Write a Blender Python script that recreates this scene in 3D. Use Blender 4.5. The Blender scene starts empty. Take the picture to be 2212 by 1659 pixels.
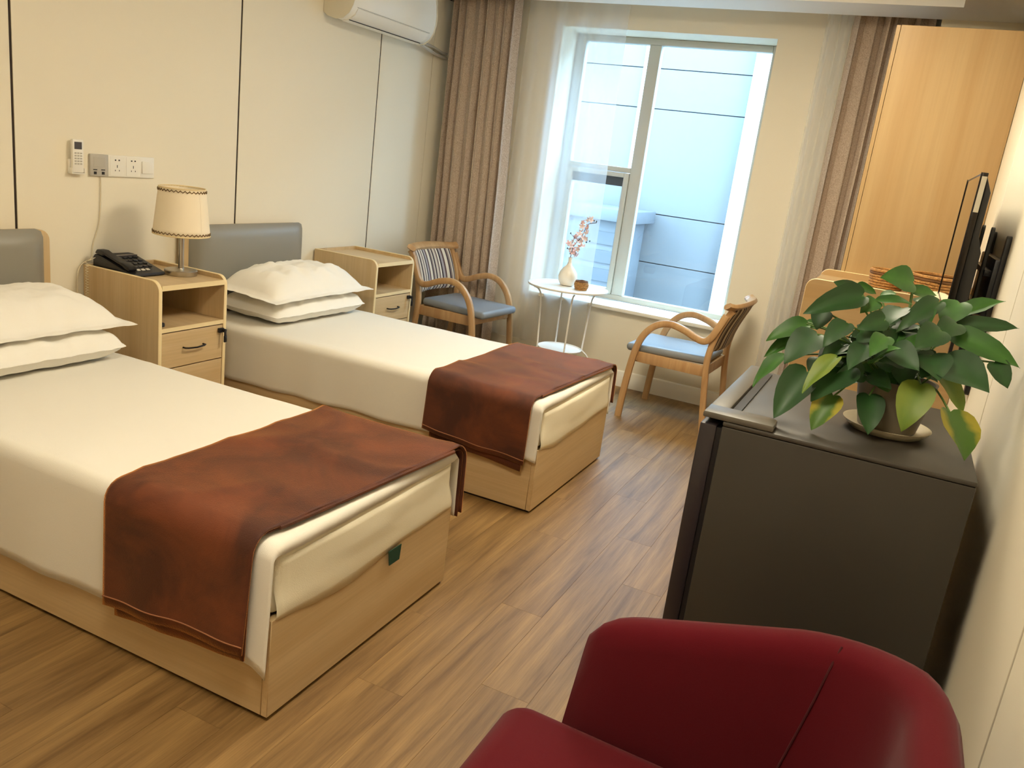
import bpy, bmesh, math, random
from math import sin, cos, pi, radians
from mathutils import Vector, Matrix, noise

SC = bpy.context.scene
COL = SC.collection

# ------------------------------------------------------------------ camera, world, lights, exposure
def srgb(r, g, b):
    f = lambda c: (c / 255 / 12.92) if c / 255 <= .04045 else ((c / 255 + .055) / 1.055) ** 2.4
    return (f(r), f(g), f(b), 1)

cam_data = bpy.data.cameras.new('camera')
cam = bpy.data.objects.new('camera', cam_data)
COL.objects.link(cam)
SC.camera = cam
yaw, pitch, roll = radians(23.689), radians(15.278), radians(7.388)
fw = Vector((-sin(yaw) * cos(pitch), cos(yaw) * cos(pitch), -sin(pitch)))
rt = Vector((cos(yaw), sin(yaw), 0))
up = rt.cross(fw)
rt2 = rt * cos(roll) + up * sin(roll)
up2 = -rt * sin(roll) + up * cos(roll)
m = Matrix((rt2, up2, -fw)).transposed().to_4x4()
m.translation = Vector((3.246, -5.525, 1.47))
cam.matrix_world = m
cam_data.sensor_width = 36
cam_data.lens = 1792.0 / 2212 * 36
cam_data.clip_start = .02

world = bpy.data.worlds.new('overcast_sky')
SC.world = world
world.use_nodes = True
bg = world.node_tree.nodes['Background']
bg.inputs['Color'].default_value = (.45, .72, 1, 1)
bg.inputs['Strength'].default_value = 12.0

SC.cycles.max_bounces = 7; SC.cycles.diffuse_bounces = 4; SC.cycles.glossy_bounces = 2; SC.cycles.transmission_bounces = 2
SC.cycles.transparent_max_bounces = 8; SC.cycles.caustics_reflective = False; SC.cycles.caustics_refractive = False
SC.cycles.use_adaptive_sampling = True; SC.cycles.adaptive_threshold = .06; SC.cycles.use_denoising = True
SC.view_settings.view_transform = 'Standard'
SC.view_settings.look = 'None'
SC.view_settings.gamma = 1
SC.view_settings.use_curve_mapping = False
SC.view_settings.exposure = 0.95
pd_ = bpy.data.lights.new('window_portal', 'AREA'); pd_.shape = 'RECTANGLE'; pd_.size = 1.40; pd_.size_y = 1.80
pd_.cycles.is_portal = True
po_ = bpy.data.objects.new('window_portal', pd_); COL.objects.link(po_)
po_.location = (1.567, .355, 1.437); po_.rotation_euler = (radians(-90), 0, 0)
CEIL_W = 27.0          # watts of the panel over the window-side bed
WARM = (1, .89, .67)

# ------------------------------------------------------------------ materials
def new_mat(name):
    mt = bpy.data.materials.new(name)
    mt.use_nodes = True
    nt = mt.node_tree
    return mt, nt, nt.nodes['Principled BSDF']

def plain(name, col, rough=.5, metal=0, spec=.5, bump=0, bscale=200, sheen=0, var=0, vscale=3, coat=0):
    mt, nt, p = new_mat(name)
    p.inputs['Base Color'].default_value = col
    p.inputs['Roughness'].default_value = rough
    p.inputs['Metallic'].default_value = metal
    p.inputs['Specular IOR Level'].default_value = spec
    p.inputs['Coat Weight'].default_value = coat
    if sheen:
        p.inputs['Sheen Weight'].default_value = sheen
        p.inputs['Sheen Roughness'].default_value = .4
    tc = nt.nodes.new('ShaderNodeTexCoord')
    if var:
        n = nt.nodes.new('ShaderNodeTexNoise')
        n.inputs['Scale'].default_value = vscale
        n.inputs['Detail'].default_value = 4
        nt.links.new(tc.outputs['Object'], n.inputs['Vector'])
        r = nt.nodes.new('ShaderNodeValToRGB')
        r.color_ramp.elements[0].position = .3
        r.color_ramp.elements[1].position = .7
        r.color_ramp.elements[0].color = tuple(c * (1 - var) for c in col[:3]) + (1,)
        r.color_ramp.elements[1].color = tuple(min(1, c * (1 + var)) for c in col[:3]) + (1,)
        nt.links.new(n.outputs['Fac'], r.inputs['Fac'])
        nt.links.new(r.outputs['Color'], p.inputs['Base Color'])
    if bump:
        n2 = nt.nodes.new('ShaderNodeTexNoise')
        n2.inputs['Scale'].default_value = bscale
        n2.inputs['Detail'].default_value = 3
        nt.links.new(tc.outputs['Object'], n2.inputs['Vector'])
        b = nt.nodes.new('ShaderNodeBump')
        b.inputs['Strength'].default_value = bump
        b.inputs['Distance'].default_value = .01
        nt.links.new(n2.outputs['Fac'], b.inputs['Height'])
        nt.links.new(b.outputs['Normal'], p.inputs['Normal'])
    return mt

def wood(name, c1, c2, axis, rough=.45, across=14, along=.9, swirl=.5, shade=0, coat=0, pores=.14):
    """procedural wood: noise stretched along one object axis"""
    mt, nt, p = new_mat(name)
    N, L = nt.nodes, nt.links
    tc = N.new('ShaderNodeTexCoord')
    oi = N.new('ShaderNodeObjectInfo')
    mul = N.new('ShaderNodeVectorMath'); mul.operation = 'MULTIPLY'
    mul.inputs[1].default_value = (37, 23, 17)
    L.new(oi.outputs['Random'], mul.inputs[0])
    add = N.new('ShaderNodeVectorMath'); add.operation = 'ADD'
    L.new(tc.outputs['Object'], add.inputs[0]); L.new(mul.outputs[0], add.inputs[1])
    mp = N.new('ShaderNodeMapping')
    s = [across] * 3; s['xyz'.index(axis)] = along
    mp.inputs['Scale'].default_value = s
    L.new(add.outputs[0], mp.inputs['Vector'])
    n = N.new('ShaderNodeTexNoise')
    n.inputs['Scale'].default_value = 1.0; n.inputs['Detail'].default_value = 7
    n.inputs['Roughness'].default_value = .62; n.inputs['Distortion'].default_value = swirl
    L.new(mp.outputs[0], n.inputs['Vector'])
    r = N.new('ShaderNodeValToRGB')
    r.color_ramp.elements[0].position = .32; r.color_ramp.elements[1].position = .68
    r.color_ramp.elements[0].color = c2; r.color_ramp.elements[1].color = c1
    L.new(n.outputs['Fac'], r.inputs['Fac'])
    col = r.outputs['Color']
    # fine pores
    mp2 = N.new('ShaderNodeMapping')
    s2 = [across * 12] * 3; s2['xyz'.index(axis)] = along * 5
    mp2.inputs['Scale'].default_value = s2
    L.new(add.outputs[0], mp2.inputs['Vector'])
    n2 = N.new('ShaderNodeTexNoise'); n2.inputs['Scale'].default_value = 1; n2.inputs['Detail'].default_value = 2
    L.new(mp2.outputs[0], n2.inputs['Vector'])
    mx = N.new('ShaderNodeMix'); mx.data_type = 'RGBA'; mx.blend_type = 'MULTIPLY'
    mx.inputs['Factor'].default_value = pores
    r2 = N.new('ShaderNodeValToRGB'); r2.color_ramp.elements[0].color = (.55, .5, .45, 1)
    r2.color_ramp.elements[0].position = .35; r2.color_ramp.elements[1].position = .6
    L.new(n2.outputs['Fac'], r2.inputs['Fac'])
    L.new(col, mx.inputs['A']); L.new(r2.outputs['Color'], mx.inputs['B'])
    col = mx.outputs['Result']
    if shade:
        hs = N.new('ShaderNodeHueSaturation')
        mr = N.new('ShaderNodeMapRange')
        mr.inputs['To Min'].default_value = 1 - shade; mr.inputs['To Max'].default_value = 1 + shade
        L.new(oi.outputs['Random'], mr.inputs['Value']); L.new(mr.outputs[0], hs.inputs['Value'])
        L.new(col, hs.inputs['Color']); col = hs.outputs['Color']
    L.new(col, p.inputs['Base Color'])
    p.inputs['Roughness'].default_value = rough
    p.inputs['Coat Weight'].default_value = coat
    b = N.new('ShaderNodeBump'); b.inputs['Strength'].default_value = .06; b.inputs['Distance'].default_value = .004
    L.new(n2.outputs['Fac'], b.inputs['Height']); L.new(b.outputs['Normal'], p.inputs['Normal'])
    return mt

M = {}
M['wall'] = plain('cream_wall_panel', srgb(240, 231, 210), .5, bump=.02, bscale=300)
M['plaster'] = plain('cream_plaster', srgb(240, 231, 210), .75, bump=.05, bscale=120)
M['ceiling'] = plain('white_ceiling_paint', srgb(250, 247, 240), .8)
M['groove'] = plain('dark_brown_joint', srgb(44, 26, 10), .7)
M['trim'] = plain('white_painted_trim', srgb(244, 238, 224), .4)
FL1, FL2 = srgb(160, 126, 78), srgb(108, 79, 43)
M['floor'] = wood('laminate_plank', FL1, FL2, 'y', .5, across=20, along=1.3, swirl=.35, shade=.015, pores=.3)
M['floor_under'] = plain('floor_base', srgb(96, 70, 42), .8)
OAK1, OAK2 = srgb(216, 190, 148), srgb(198, 168, 122)
M['oak_x'] = wood('pale_oak_along_x', OAK1, OAK2, 'x', .42, across=9, along=.6)
M['oak_y'] = wood('pale_oak_along_y', OAK1, OAK2, 'y', .42, across=9, along=.6)
M['oak_z'] = wood('pale_oak_along_z', OAK1, OAK2, 'z', .42, across=9, along=.5)
M['amber_z'] = wood('amber_oak_along_z', srgb(180, 152, 108), srgb(166, 132, 86), 'z', .36, across=6, along=.35, swirl=.3, pores=.10)
M['amber_x'] = wood('amber_oak_along_x', srgb(186, 158, 114), srgb(172, 138, 92), 'x', .36, across=6, along=.4, swirl=.3, pores=.10)
M['edge'] = plain('pale_edge_band', srgb(238, 216, 168), .4)
M['beech'] = wood('beech_bentwood', srgb(204, 166, 120), srgb(182, 140, 95), 'z', .35, across=20, along=2)
M['sheet'] = plain('white_cotton_sheet', srgb(236, 231, 220), .9, bump=.12, bscale=500, sheen=.1)
M['pillow'] = plain('white_cotton_pillowcase', srgb(240, 236, 227), .88, bump=.08, bscale=400, sheen=.1)
M['mattress'] = plain('cream_mattress_cover', srgb(240, 232, 208), .85, bump=.1, bscale=350)
M['leather'] = plain('grey_leatherette', srgb(146, 142, 132), .34, bump=.05, bscale=700)
M['seat'] = plain('blue_grey_leatherette', srgb(134, 139, 145), .42, bump=.04, bscale=700)
M['chrome'] = plain('brushed_steel', srgb(190, 184, 172), .3, metal=1)
M['dark_metal'] = plain('dark_metal', srgb(46, 40, 36), .35, metal=.7)
M['black'] = plain('black_plastic', srgb(24, 23, 26), .4)
M['blackgloss'] = plain('black_gloss', srgb(12, 12, 13), .05, spec=.8, coat=.5)
M['key'] = plain('dark_grey_key', srgb(52, 52, 58), .45)
M['key_pale'] = plain('pale_key', srgb(205, 200, 190), .5)
M['white_plastic'] = plain('white_plastic', srgb(242, 238, 228), .3)
M['grey_plastic'] = plain('grey_plastic', srgb(188, 182, 170), .4)
M['ac_cap'] = plain('cream_plastic', srgb(228, 220, 200), .4)
M['screen_grey'] = plain('lcd_grey', srgb(88, 86, 90), .2)
M['cord'] = plain('cream_cord', srgb(226, 214, 186), .5)
M['fridge'] = plain('fridge_olive_grey', srgb(58, 54, 48), .42, spec=.4, bump=.01, bscale=600)
M['fridge_top'] = plain('fridge_top_grey', srgb(64, 59, 52), .45)
M['fridge_cover'] = plain('fridge_cover_grey', srgb(92, 86, 76), .4)
M['fridge_door'] = plain('fridge_door_dark', srgb(44, 38, 42), .35)
M['red'] = plain('crimson_wool', srgb(86, 9, 21), .95, bump=.15, bscale=900, sheen=.1, spec=.2)
M['seam'] = plain('dark_red_seam', srgb(70, 8, 14), .9)
M['white_metal'] = plain('white_enamel', srgb(244, 240, 232), .3)
M['vase'] = plain('white_ceramic', srgb(240, 234, 222), .22)
M['petal'] = plain('pale_pink_petal', srgb(246, 224, 224), .7, var=.15, vscale=40)
M['petal2'] = plain('deep_pink_petal', srgb(236, 196, 194), .7)
M['bud'] = plain('dark_green_bud', srgb(60, 66, 58), .6)
M['twig'] = plain('brown_twig', srgb(84, 62, 50), .8)
M['rattan'] = plain('woven_rattan', srgb(176, 128, 70), .7, bump=.7, bscale=160, var=.35, vscale=90)
M['rattan_dark'] = plain('dark_rattan', srgb(110, 74, 38), .75, bump=.4, bscale=160)
M['soil'] = plain('potting_soil', srgb(48, 36, 26), .95, bump=.6, bscale=90)
M['pot'] = plain('grey_ceramic_pot', srgb(112, 102, 86), .4)
M['saucer'] = plain('cream_saucer', srgb(206, 194, 166), .35)
M['stem'] = plain('green_stem', srgb(84, 116, 46), .5)
M['facade'] = plain('pale_facade_panel', srgb(97, 97, 97), .8)
M['facade_white'] = plain('facade_strip_white', srgb(190, 190, 188), .8)
M['facade_dark'] = plain('facade_joint', srgb(78, 79, 81), .8)
M['vent'] = plain('blue_grey_sheet_metal', srgb(86, 88, 91), .6)
M['vent_dark'] = plain('dark_blue_grey_metal', srgb(72, 75, 79), .6)
M['ground'] = plain('concrete_ground', srgb(120, 120, 120), .9)
M['grey_band'] = plain('dark_grey_band', srgb(70, 74, 78), .6)
M['green_tag'] = plain('dark_green_cloth', srgb(16, 62, 46), .8)
M['stitch'] = plain('pale_brown_stitching', srgb(150, 100, 66), .8)
M['braid'] = plain('golden_brown_braid', srgb(112, 86, 46), .7)
M['frame'] = plain('grey_white_window_frame', srgb(196, 194, 184), .4)
M['nearwhite'] = plain('white_sticker', srgb(214, 208, 192), .5)
M['ceramic_cover'] = plain('cream_cover', srgb(240, 222, 186), .5)

def blanket_mat(name, c, c2, flow):
    mt, nt, p = new_mat(name)
    N, L = nt.nodes, nt.links
    tc = N.new('ShaderNodeTexCoord')
    n = N.new('ShaderNodeTexNoise'); n.inputs['Scale'].default_value = 4; n.inputs['Detail'].default_value = 6
    n.inputs['Distortion'].default_value = .6; n.inputs['Roughness'].default_value = .6
    L.new(tc.outputs['Object'], n.inputs['Vector'])
    r = N.new('ShaderNodeValToRGB')
    r.color_ramp.elements[0].position = .38; r.color_ramp.elements[1].position = .66
    r.color_ramp.elements[0].color = c2; r.color_ramp.elements[1].color = c
    L.new(n.outputs['Fac'], r.inputs['Fac']); L.new(r.outputs['Color'], p.inputs['Base Color'])
    p.inputs['Roughness'].default_value = .75
    p.inputs['Sheen Weight'].default_value = 1.0
    p.inputs['Sheen Roughness'].default_value = .3
    p.inputs['Sheen Tint'].default_value = (1, .42, .13, 1)
    n2 = N.new('ShaderNodeTexNoise'); n2.inputs['Scale'].default_value = 350
    L.new(tc.outputs['Object'], n2.inputs['Vector'])
    b = N.new('ShaderNodeBump'); b.inputs['Strength'].default_value = .25; b.inputs['Distance'].default_value = .005
    L.new(n2.outputs['Fac'], b.inputs['Height']); L.new(b.outputs['Normal'], p.inputs['Normal'])
    return mt
M['blanket'] = blanket_mat('brown_velvet_fleece', srgb(112, 55, 25), srgb(70, 31, 13), 0)

def curtain_mat():
    mt, nt, p = new_mat('taupe_crinkled_curtain')
    N, L = nt.nodes, nt.links
    tc = N.new('ShaderNodeTexCoord')
    n = N.new('ShaderNodeTexNoise'); n.inputs['Scale'].default_value = 90; n.inputs['Detail'].default_value = 5
    n.inputs['Distortion'].default_value = 2.5
    L.new(tc.outputs['Object'], n.inputs['Vector'])
    r = N.new('ShaderNodeValToRGB')
    r.color_ramp.elements[0].position = .35; r.color_ramp.elements[1].position = .65
    r.color_ramp.elements[0].color = srgb(172, 150, 130); r.color_ramp.elements[1].color = srgb(212, 194, 176)
    L.new(n.outputs['Fac'], r.inputs['Fac']); L.new(r.outputs['Color'], p.inputs['Base Color'])
    p.inputs['Roughness'].default_value = .8
    p.inputs['Sheen Weight'].default_value = .2
    b = N.new('ShaderNodeBump'); b.inputs['Strength'].default_value = .35; b.inputs['Distance'].default_value = .006
    L.new(n.outputs['Fac'], b.inputs['Height']); L.new(b.outputs['Normal'], p.inputs['Normal'])
    return mt
M['curtain'] = curtain_mat()

def sheer_mat():
    mt = bpy.data.materials.new('white_voile'); mt.use_nodes = True
    nt = mt.node_tree; N, L = nt.nodes, nt.links
    N.remove(N['Principled BSDF'])
    out = N['Material Output']
    tr = N.new('ShaderNodeBsdfTransparent')
    df = N.new('ShaderNodeBsdfDiffuse'); df.inputs['Color'].default_value = (.9, .9, .9, 1)
    tl = N.new('ShaderNodeBsdfTranslucent'); tl.inputs['Color'].default_value = (.9, .9, .9, 1)
    a = N.new('ShaderNodeMixShader'); a.inputs[0].default_value = .5
    L.new(df.outputs[0], a.inputs[1]); L.new(tl.outputs[0], a.inputs[2])
    lw = N.new('ShaderNodeLayerWeight'); lw.inputs['Blend'].default_value = .35
    mr = N.new('ShaderNodeMapRange'); mr.inputs['To Min'].default_value = .36; mr.inputs['To Max'].default_value = .58
    L.new(lw.outputs['Facing'], mr.inputs['Value'])
    b = N.new('ShaderNodeMixShader')
    L.new(mr.outputs[0], b.inputs[0]); L.new(tr.outputs[0], b.inputs[1]); L.new(a.outputs[0], b.inputs[2])
    L.new(b.outputs[0], out.inputs['Surface'])
    return mt
M['sheer'] = sheer_mat()

def glass_mat():
    mt = bpy.data.materials.new('window_glass'); mt.use_nodes = True
    nt = mt.node_tree; N, L = nt.nodes, nt.links
    N.remove(N['Principled BSDF'])
    out = N['Material Output']
    tr = N.new('ShaderNodeBsdfTransparent'); tr.inputs['Color'].default_value = (.95, .98, .99, 1)
    gl = N.new('ShaderNodeBsdfGlossy'); gl.inputs['Roughness'].default_value = .01
    lw = N.new('ShaderNodeLayerWeight'); lw.inputs['Blend'].default_value = .5
    pw_ = N.new('ShaderNodeMath'); pw_.operation = 'POWER'; pw_.inputs[1].default_value = 5
    L.new(lw.outputs['Facing'], pw_.inputs[0])
    fr = N.new('ShaderNodeMath'); fr.operation = 'MULTIPLY_ADD'; fr.inputs[1].default_value = .6; fr.inputs[2].default_value = .03
    L.new(pw_.outputs[0], fr.inputs[0])
    b = N.new('ShaderNodeMixShader')
    L.new(fr.outputs[0], b.inputs[0]); L.new(tr.outputs[0], b.inputs[1]); L.new(gl.outputs[0], b.inputs[2])
    L.new(b.outputs[0], out.inputs['Surface'])
    return mt
M['glass'] = glass_mat()

def lampshade_mat():
    mt, nt, p = new_mat('cream_pleated_shade')
    p.inputs['Base Color'].default_value = srgb(246, 232, 206)
    p.inputs['Roughness'].default_value = .85
    p.inputs['Transmission Weight'].default_value = 0
    return mt
M['shade'] = lampshade_mat()

def stripes_mat(axis, k):
    mt, nt, p = new_mat('striped_upholstery')
    N, L = nt.nodes, nt.links
    tc = N.new('ShaderNodeTexCoord'); sp = N.new('ShaderNodeSeparateXYZ')
    L.new(tc.outputs['Object'], sp.inputs[0])
    mu = N.new('ShaderNodeMath'); mu.operation = 'MULTIPLY'; mu.inputs[1].default_value = k
    L.new(sp.outputs[axis], mu.inputs[0])
    fr = N.new('ShaderNodeMath'); fr.operation = 'FRACT'; L.new(mu.outputs[0], fr.inputs[0])
    r = N.new('ShaderNodeValToRGB'); cr = r.color_ramp; cr.interpolation = 'CONSTANT'
    cols = [(0, (66, 50, 54)), (.08, (206, 192, 172)), (.2, (120, 98, 92)), (.28, (226, 216, 198)), (.36, (58, 44, 48)),
            (.44, (168, 160, 160)), (.55, (96, 70, 66)), (.63, (222, 210, 190)), (.78, (76, 60, 62)), (.86, (150, 132, 120)), (.93, (212, 200, 182))]
    cr.elements[0].color = srgb(*cols[0][1]); cr.elements[0].position = 0
    cr.elements[1].position = cols[1][0]; cr.elements[1].color = srgb(*cols[1][1])
    for pos, c in cols[2:]:
        e = cr.elements.new(pos); e.color = srgb(*c)
    L.new(fr.outputs[0], r.inputs['Fac']); L.new(r.outputs['Color'], p.inputs['Base Color'])
    p.inputs['Roughness'].default_value = .85
    return mt
M['stripes'] = stripes_mat('Y', 5.2)

def leaf_mat(name, c_mid, c_edge, edge=False):
    mt, nt, p = new_mat(name)
    N, L = nt.nodes, nt.links
    tc = N.new('ShaderNodeTexCoord')
    n = N.new('ShaderNodeTexNoise'); n.inputs['Scale'].default_value = 3
    L.new(tc.outputs['Object'], n.inputs['Vector'])
    sp = N.new('ShaderNodeSeparateXYZ'); L.new(tc.outputs['Object'], sp.inputs[0])
    ab = N.new('ShaderNodeMath'); ab.operation = 'ABSOLUTE'; L.new(sp.outputs['Y'], ab.inputs[0])
    ad = N.new('ShaderNodeMath'); ad.operation = 'MULTIPLY_ADD'; ad.inputs[1].default_value = 1.5
    L.new(ab.outputs[0], ad.inputs[0])
    m2 = N.new('ShaderNodeMath'); m2.operation = 'MULTIPLY'; m2.inputs[1].default_value = .7
    L.new(n.outputs['Fac'], m2.inputs[0]); L.new(m2.outputs[0], ad.inputs[2])
    r = N.new('ShaderNodeValToRGB')
    r.color_ramp.elements[0].color = c_mid; r.color_ramp.elements[1].color = c_edge
    r.color_ramp.elements[0].position = .68 if edge else .3; r.color_ramp.elements[1].position = .95
    L.new(ad.outputs[0], r.inputs['Fac']); L.new(r.outputs['Color'], p.inputs['Base Color'])
    p.inputs['Roughness'].default_value = .48
    p.inputs['Subsurface Weight'].default_value = 0
    return mt
LM = [leaf_mat('dark_green_leaf', srgb(38, 80, 34), srgb(30, 66, 28)), leaf_mat('green_leaf', srgb(62, 112, 38), srgb(46, 92, 30)),
      leaf_mat('yellow_green_leaf', srgb(98, 126, 40), srgb(116, 134, 42)), leaf_mat('yellow_edged_leaf', srgb(72, 108, 36), srgb(160, 150, 44), True)]

# ------------------------------------------------------------------ geometry helpers
class G:
    """collects shapes in one bmesh"""
    def __init__(s): s.bm = bmesh.new()
    def box(s, lo, hi, bev=0, seg=2):
        t = bmesh.new()
        bmesh.ops.create_cube(t, size=1)
        for v in t.verts:
            v.co = Vector([(lo[i] + hi[i]) / 2 + v.co[i] * (hi[i] - lo[i]) for i in range(3)])
        if bev:
            bmesh.ops.bevel(t, geom=t.edges[:], offset=bev, segments=seg, profile=.5, affect='EDGES')
        return s.join(t)
    def join(s, t):
        me = bpy.data.meshes.new('tmp'); t.to_mesh(me); t.free()
        s.bm.from_mesh(me); bpy.data.meshes.remove(me)
        return s
    def prism(s, pts, axis, a, b, bev=0, seg=2):
        """2-D outline extruded along an axis; outline in the other two axes in order"""
        t = bmesh.new()
        def mk(p, d):
            o = [0, 0, 0]; o['xyz'.index(axis)] = d
            k = [i for i in range(3) if i != 'xyz'.index(axis)]
            o[k[0]], o[k[1]] = p
            return Vector(o)
        A = [t.verts.new(mk(p, a)) for p in pts]; B = [t.verts.new(mk(p, b)) for p in pts]
        n = len(pts)
        f1 = t.faces.new(A); f2 = t.faces.new(B[::-1])
        for i in range(n):
            t.faces.new((A[i], B[i], B[(i + 1) % n], A[(i + 1) % n]))
        bmesh.ops.recalc_face_normals(t, faces=t.faces[:])
        if bev:
            es = set(f1.edges) | set(f2.edges)
            bmesh.ops.bevel(t, geom=list(es), offset=bev, segments=seg, profile=.5, affect='EDGES')
        return s.join(t)
    def tube(s, pts, r, n=8, closed=False, flat=None, up=None):
        """swept circle (or flat=(w,h) rounded bar, w along `up` reference)"""
        t = bmesh.new(); pts = [Vector(p) for p in pts]; rings = []
        N = len(pts)
        ref = Vector(up) if up else None
        prev = None
        for i, p in enumerate(pts):
            a = pts[(i - 1) % N] if (closed or i) else p
            b = pts[(i + 1) % N] if (closed or i < N - 1) else p
            d = (b - a).normalized()
            if ref is not None:
                u = ref - d * ref.dot(d)
            elif prev is not None:
                u = prev - d * prev.dot(d)
            else:
                u = Vector((0, 0, 1)) if abs(d.z) < .9 else Vector((1, 0, 0))
                u = u - d * u.dot(d)
            u.normalize(); prev = u; w = d.cross(u)
            ring = []
            rr = r[i] if isinstance(r, (list, tuple)) else r
            for k in range(n):
                an = 2 * pi * k / n
                c, q = cos(an), sin(an)
                if flat:
                    e = .55
                    c = math.copysign(abs(c) ** e, c); q = math.copysign(abs(q) ** e, q)
                    ring.append(t.verts.new(p + u * c * flat[0] + w * q * flat[1]))
                else:
                    ring.append(t.verts.new(p + (u * c + w * q) * rr))
            rings.append(ring)
        for i in range(N if closed else N - 1):
            A, B = rings[i], rings[(i + 1) % N]
            for k in range(n):
                t.faces.new((A[k], A[(k + 1) % n], B[(k + 1) % n], B[k]))
        if not closed:
            t.faces.new(rings[0][::-1]); t.faces.new(rings[-1])
        bmesh.ops.recalc_face_normals(t, faces=t.faces[:])
        return s.join(t)
    def lathe(s, prof, c, n=32, cap=True):
        t = bmesh.new(); rings = []
        for r, z in prof:
            rings.append([t.verts.new((c[0] + r * cos(2 * pi * k / n), c[1] + r * sin(2 * pi * k / n), c[2] + z)) for k in range(n)])
        for A, B in zip(rings, rings[1:]):
            for k in range(n):
                t.faces.new((A[k], A[(k + 1) % n], B[(k + 1) % n], B[k]))
        if cap:
            t.faces.new(rings[0][::-1]); t.faces.new(rings[-1])
        bmesh.ops.recalc_face_normals(t, faces=t.faces[:])
        return s.join(t)
    def grid(s, P):
        """P[i][j] -> Vector rows"""
        t = bmesh.new()
        V = [[t.verts.new(p) for p in row] for row in P]
        for i in range(len(V) - 1):
            for j in range(len(V[0]) - 1):
                t.faces.new((V[i][j], V[i + 1][j], V[i + 1][j + 1], V[i][j + 1]))
        return s.join(t)

def wloc(o):
    v = Vector((0, 0, 0))
    while o:
        v += o.location; o = o.parent
    return v

def obj(name, g, mat, parent=None, angle=40, solid=0, soffset=1, sub=0):
    bm = g.bm if isinstance(g, G) else g
    me = bpy.data.meshes.new(name)
    bm.to_mesh(me); bm.free()
    for p in me.polygons: p.use_smooth = True
    me.set_sharp_from_angle(angle=radians(angle))
    me.materials.append(M[mat] if isinstance(mat, str) else mat)
    o = bpy.data.objects.new(name, me)
    COL.objects.link(o)
    if parent:
        o.parent = parent
        me.transform(Matrix.Translation(-wloc(parent)))
    else:
        xs = [v.co for v in me.vertices]
        lo = Vector([min(v[i] for v in xs) for i in range(3)]); hi = Vector([max(v[i] for v in xs) for i in range(3)])
        c = Vector(((lo.x + hi.x) / 2, (lo.y + hi.y) / 2, lo.z))
        me.transform(Matrix.Translation(-c)); o.location = c
    if solid:
        md = o.modifiers.new('thickness', 'SOLIDIFY'); md.thickness = solid; md.offset = soffset
    if sub:
        md = o.modifiers.new('smooth', 'SUBSURF'); md.levels = sub; md.render_levels = sub
    return o

def thing(name, label, cat, loc=(0, 0, 0), group=None):
    o = bpy.data.objects.new(name, None); COL.objects.link(o)
    o.empty_display_size = .1
    o.location = loc; o['label'] = label; o['category'] = cat
    if group: o['group'] = group
    return o
def tag(o, label, cat, group=None, kind=None):
    o['label'] = label; o['category'] = cat
    if group: o['group'] = group
    if kind: o['kind'] = kind
    return o
def struct(o): o['kind'] = 'structure'; return o
def sroot(name, loc=(0, 0, 0)):
    o = bpy.data.objects.new(name, None); COL.objects.link(o); o.location = loc; o['kind'] = 'structure'; return o
def copy_tree(o, parent=None):
    c = o.copy(); COL.objects.link(c)
    if parent: c.parent = parent
    for ch in list(o.children): copy_tree(ch, c)
    return c
def copy_mesh(src, name, loc, parent=None):
    c = bpy.data.objects.new(name, src); COL.objects.link(c); c.location = loc
    if parent: c.parent = parent
    return c
def rrect(x0, x1, y0, y1, r, n=5, corners=(1, 1, 1, 1)):
    """rounded rectangle outline; corners order: x0y0, x1y0, x1y1, x0y1"""
    pts = []
    for (cx, cy, a0, on) in ((x0, y0, pi, corners[0]), (x1, y0, 1.5 * pi, corners[1]), (x1, y1, 0, corners[2]), (x0, y1, .5 * pi, corners[3])):
        if not on: pts.append((cx, cy)); continue
        ox = cx + (r if cx == x0 else -r); oy = cy + (r if cy == y0 else -r)
        for k in range(n + 1):
            a = a0 + pi / 2 * k / n
            pts.append((ox + r * cos(a), oy + r * sin(a)))
    return pts
def smooth_path(pts, n=6):
    """Catmull-Rom"""
    pts = [Vector(p) for p in pts]; out = []
    for i in range(len(pts) - 1):
        p0 = pts[max(i - 1, 0)]; p1 = pts[i]; p2 = pts[i + 1]; p3 = pts[min(i + 2, len(pts) - 1)]
        for k in range(n):
            t = k / n
            out.append(.5 * ((2 * p1) + (p2 - p0) * t + (2 * p0 - 5 * p1 + 4 * p2 - p3) * t * t + (3 * p1 - p0 - 3 * p2 + p3) * t ** 3))
    out.append(pts[-1]); return out
def nz(x, y, z=0): return noise.noise(Vector((x, y, z)))

# ------------------------------------------------------------------ the room
W, BACK, SOF, TRAY = 3.55, -6.6, 2.46, 2.62
random.seed(7)
fl = struct(obj('floor', G().box((-.15, BACK - .15, -.12), (W + .15, .36, -.014)), 'floor_under'))
PW, PL = .152, 1.22
pm = obj('plank', G().box((0, 0, -.014), (PW - .0004, PL - .0004, 0), .0004, 1), 'floor', fl)
plank_mesh = pm.data
plank_mesh.transform(Matrix.Translation(wloc(fl)))
bpy.data.objects.remove(pm)
row = 0; x = 0.0
while x < W - .01:
    off = [0, .46, .85, .23, .67, 1.05][row % 6]
    y = BACK - off
    while y < -.01:
        c = bpy.data.objects.new('plank', plank_mesh); COL.objects.link(c); c.parent = fl
        lo = max(y, BACK); hi = min(y + PL, 0.0)
        if hi - lo < .03: bpy.data.objects.remove(c); y += PL; continue
        c.location = Vector((x, lo, 0)) - wloc(fl)
        c.scale = (min(1, (W - x) / PW), (hi - lo) / PL, 1)
        y += PL
    x += PW; row += 1

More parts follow.
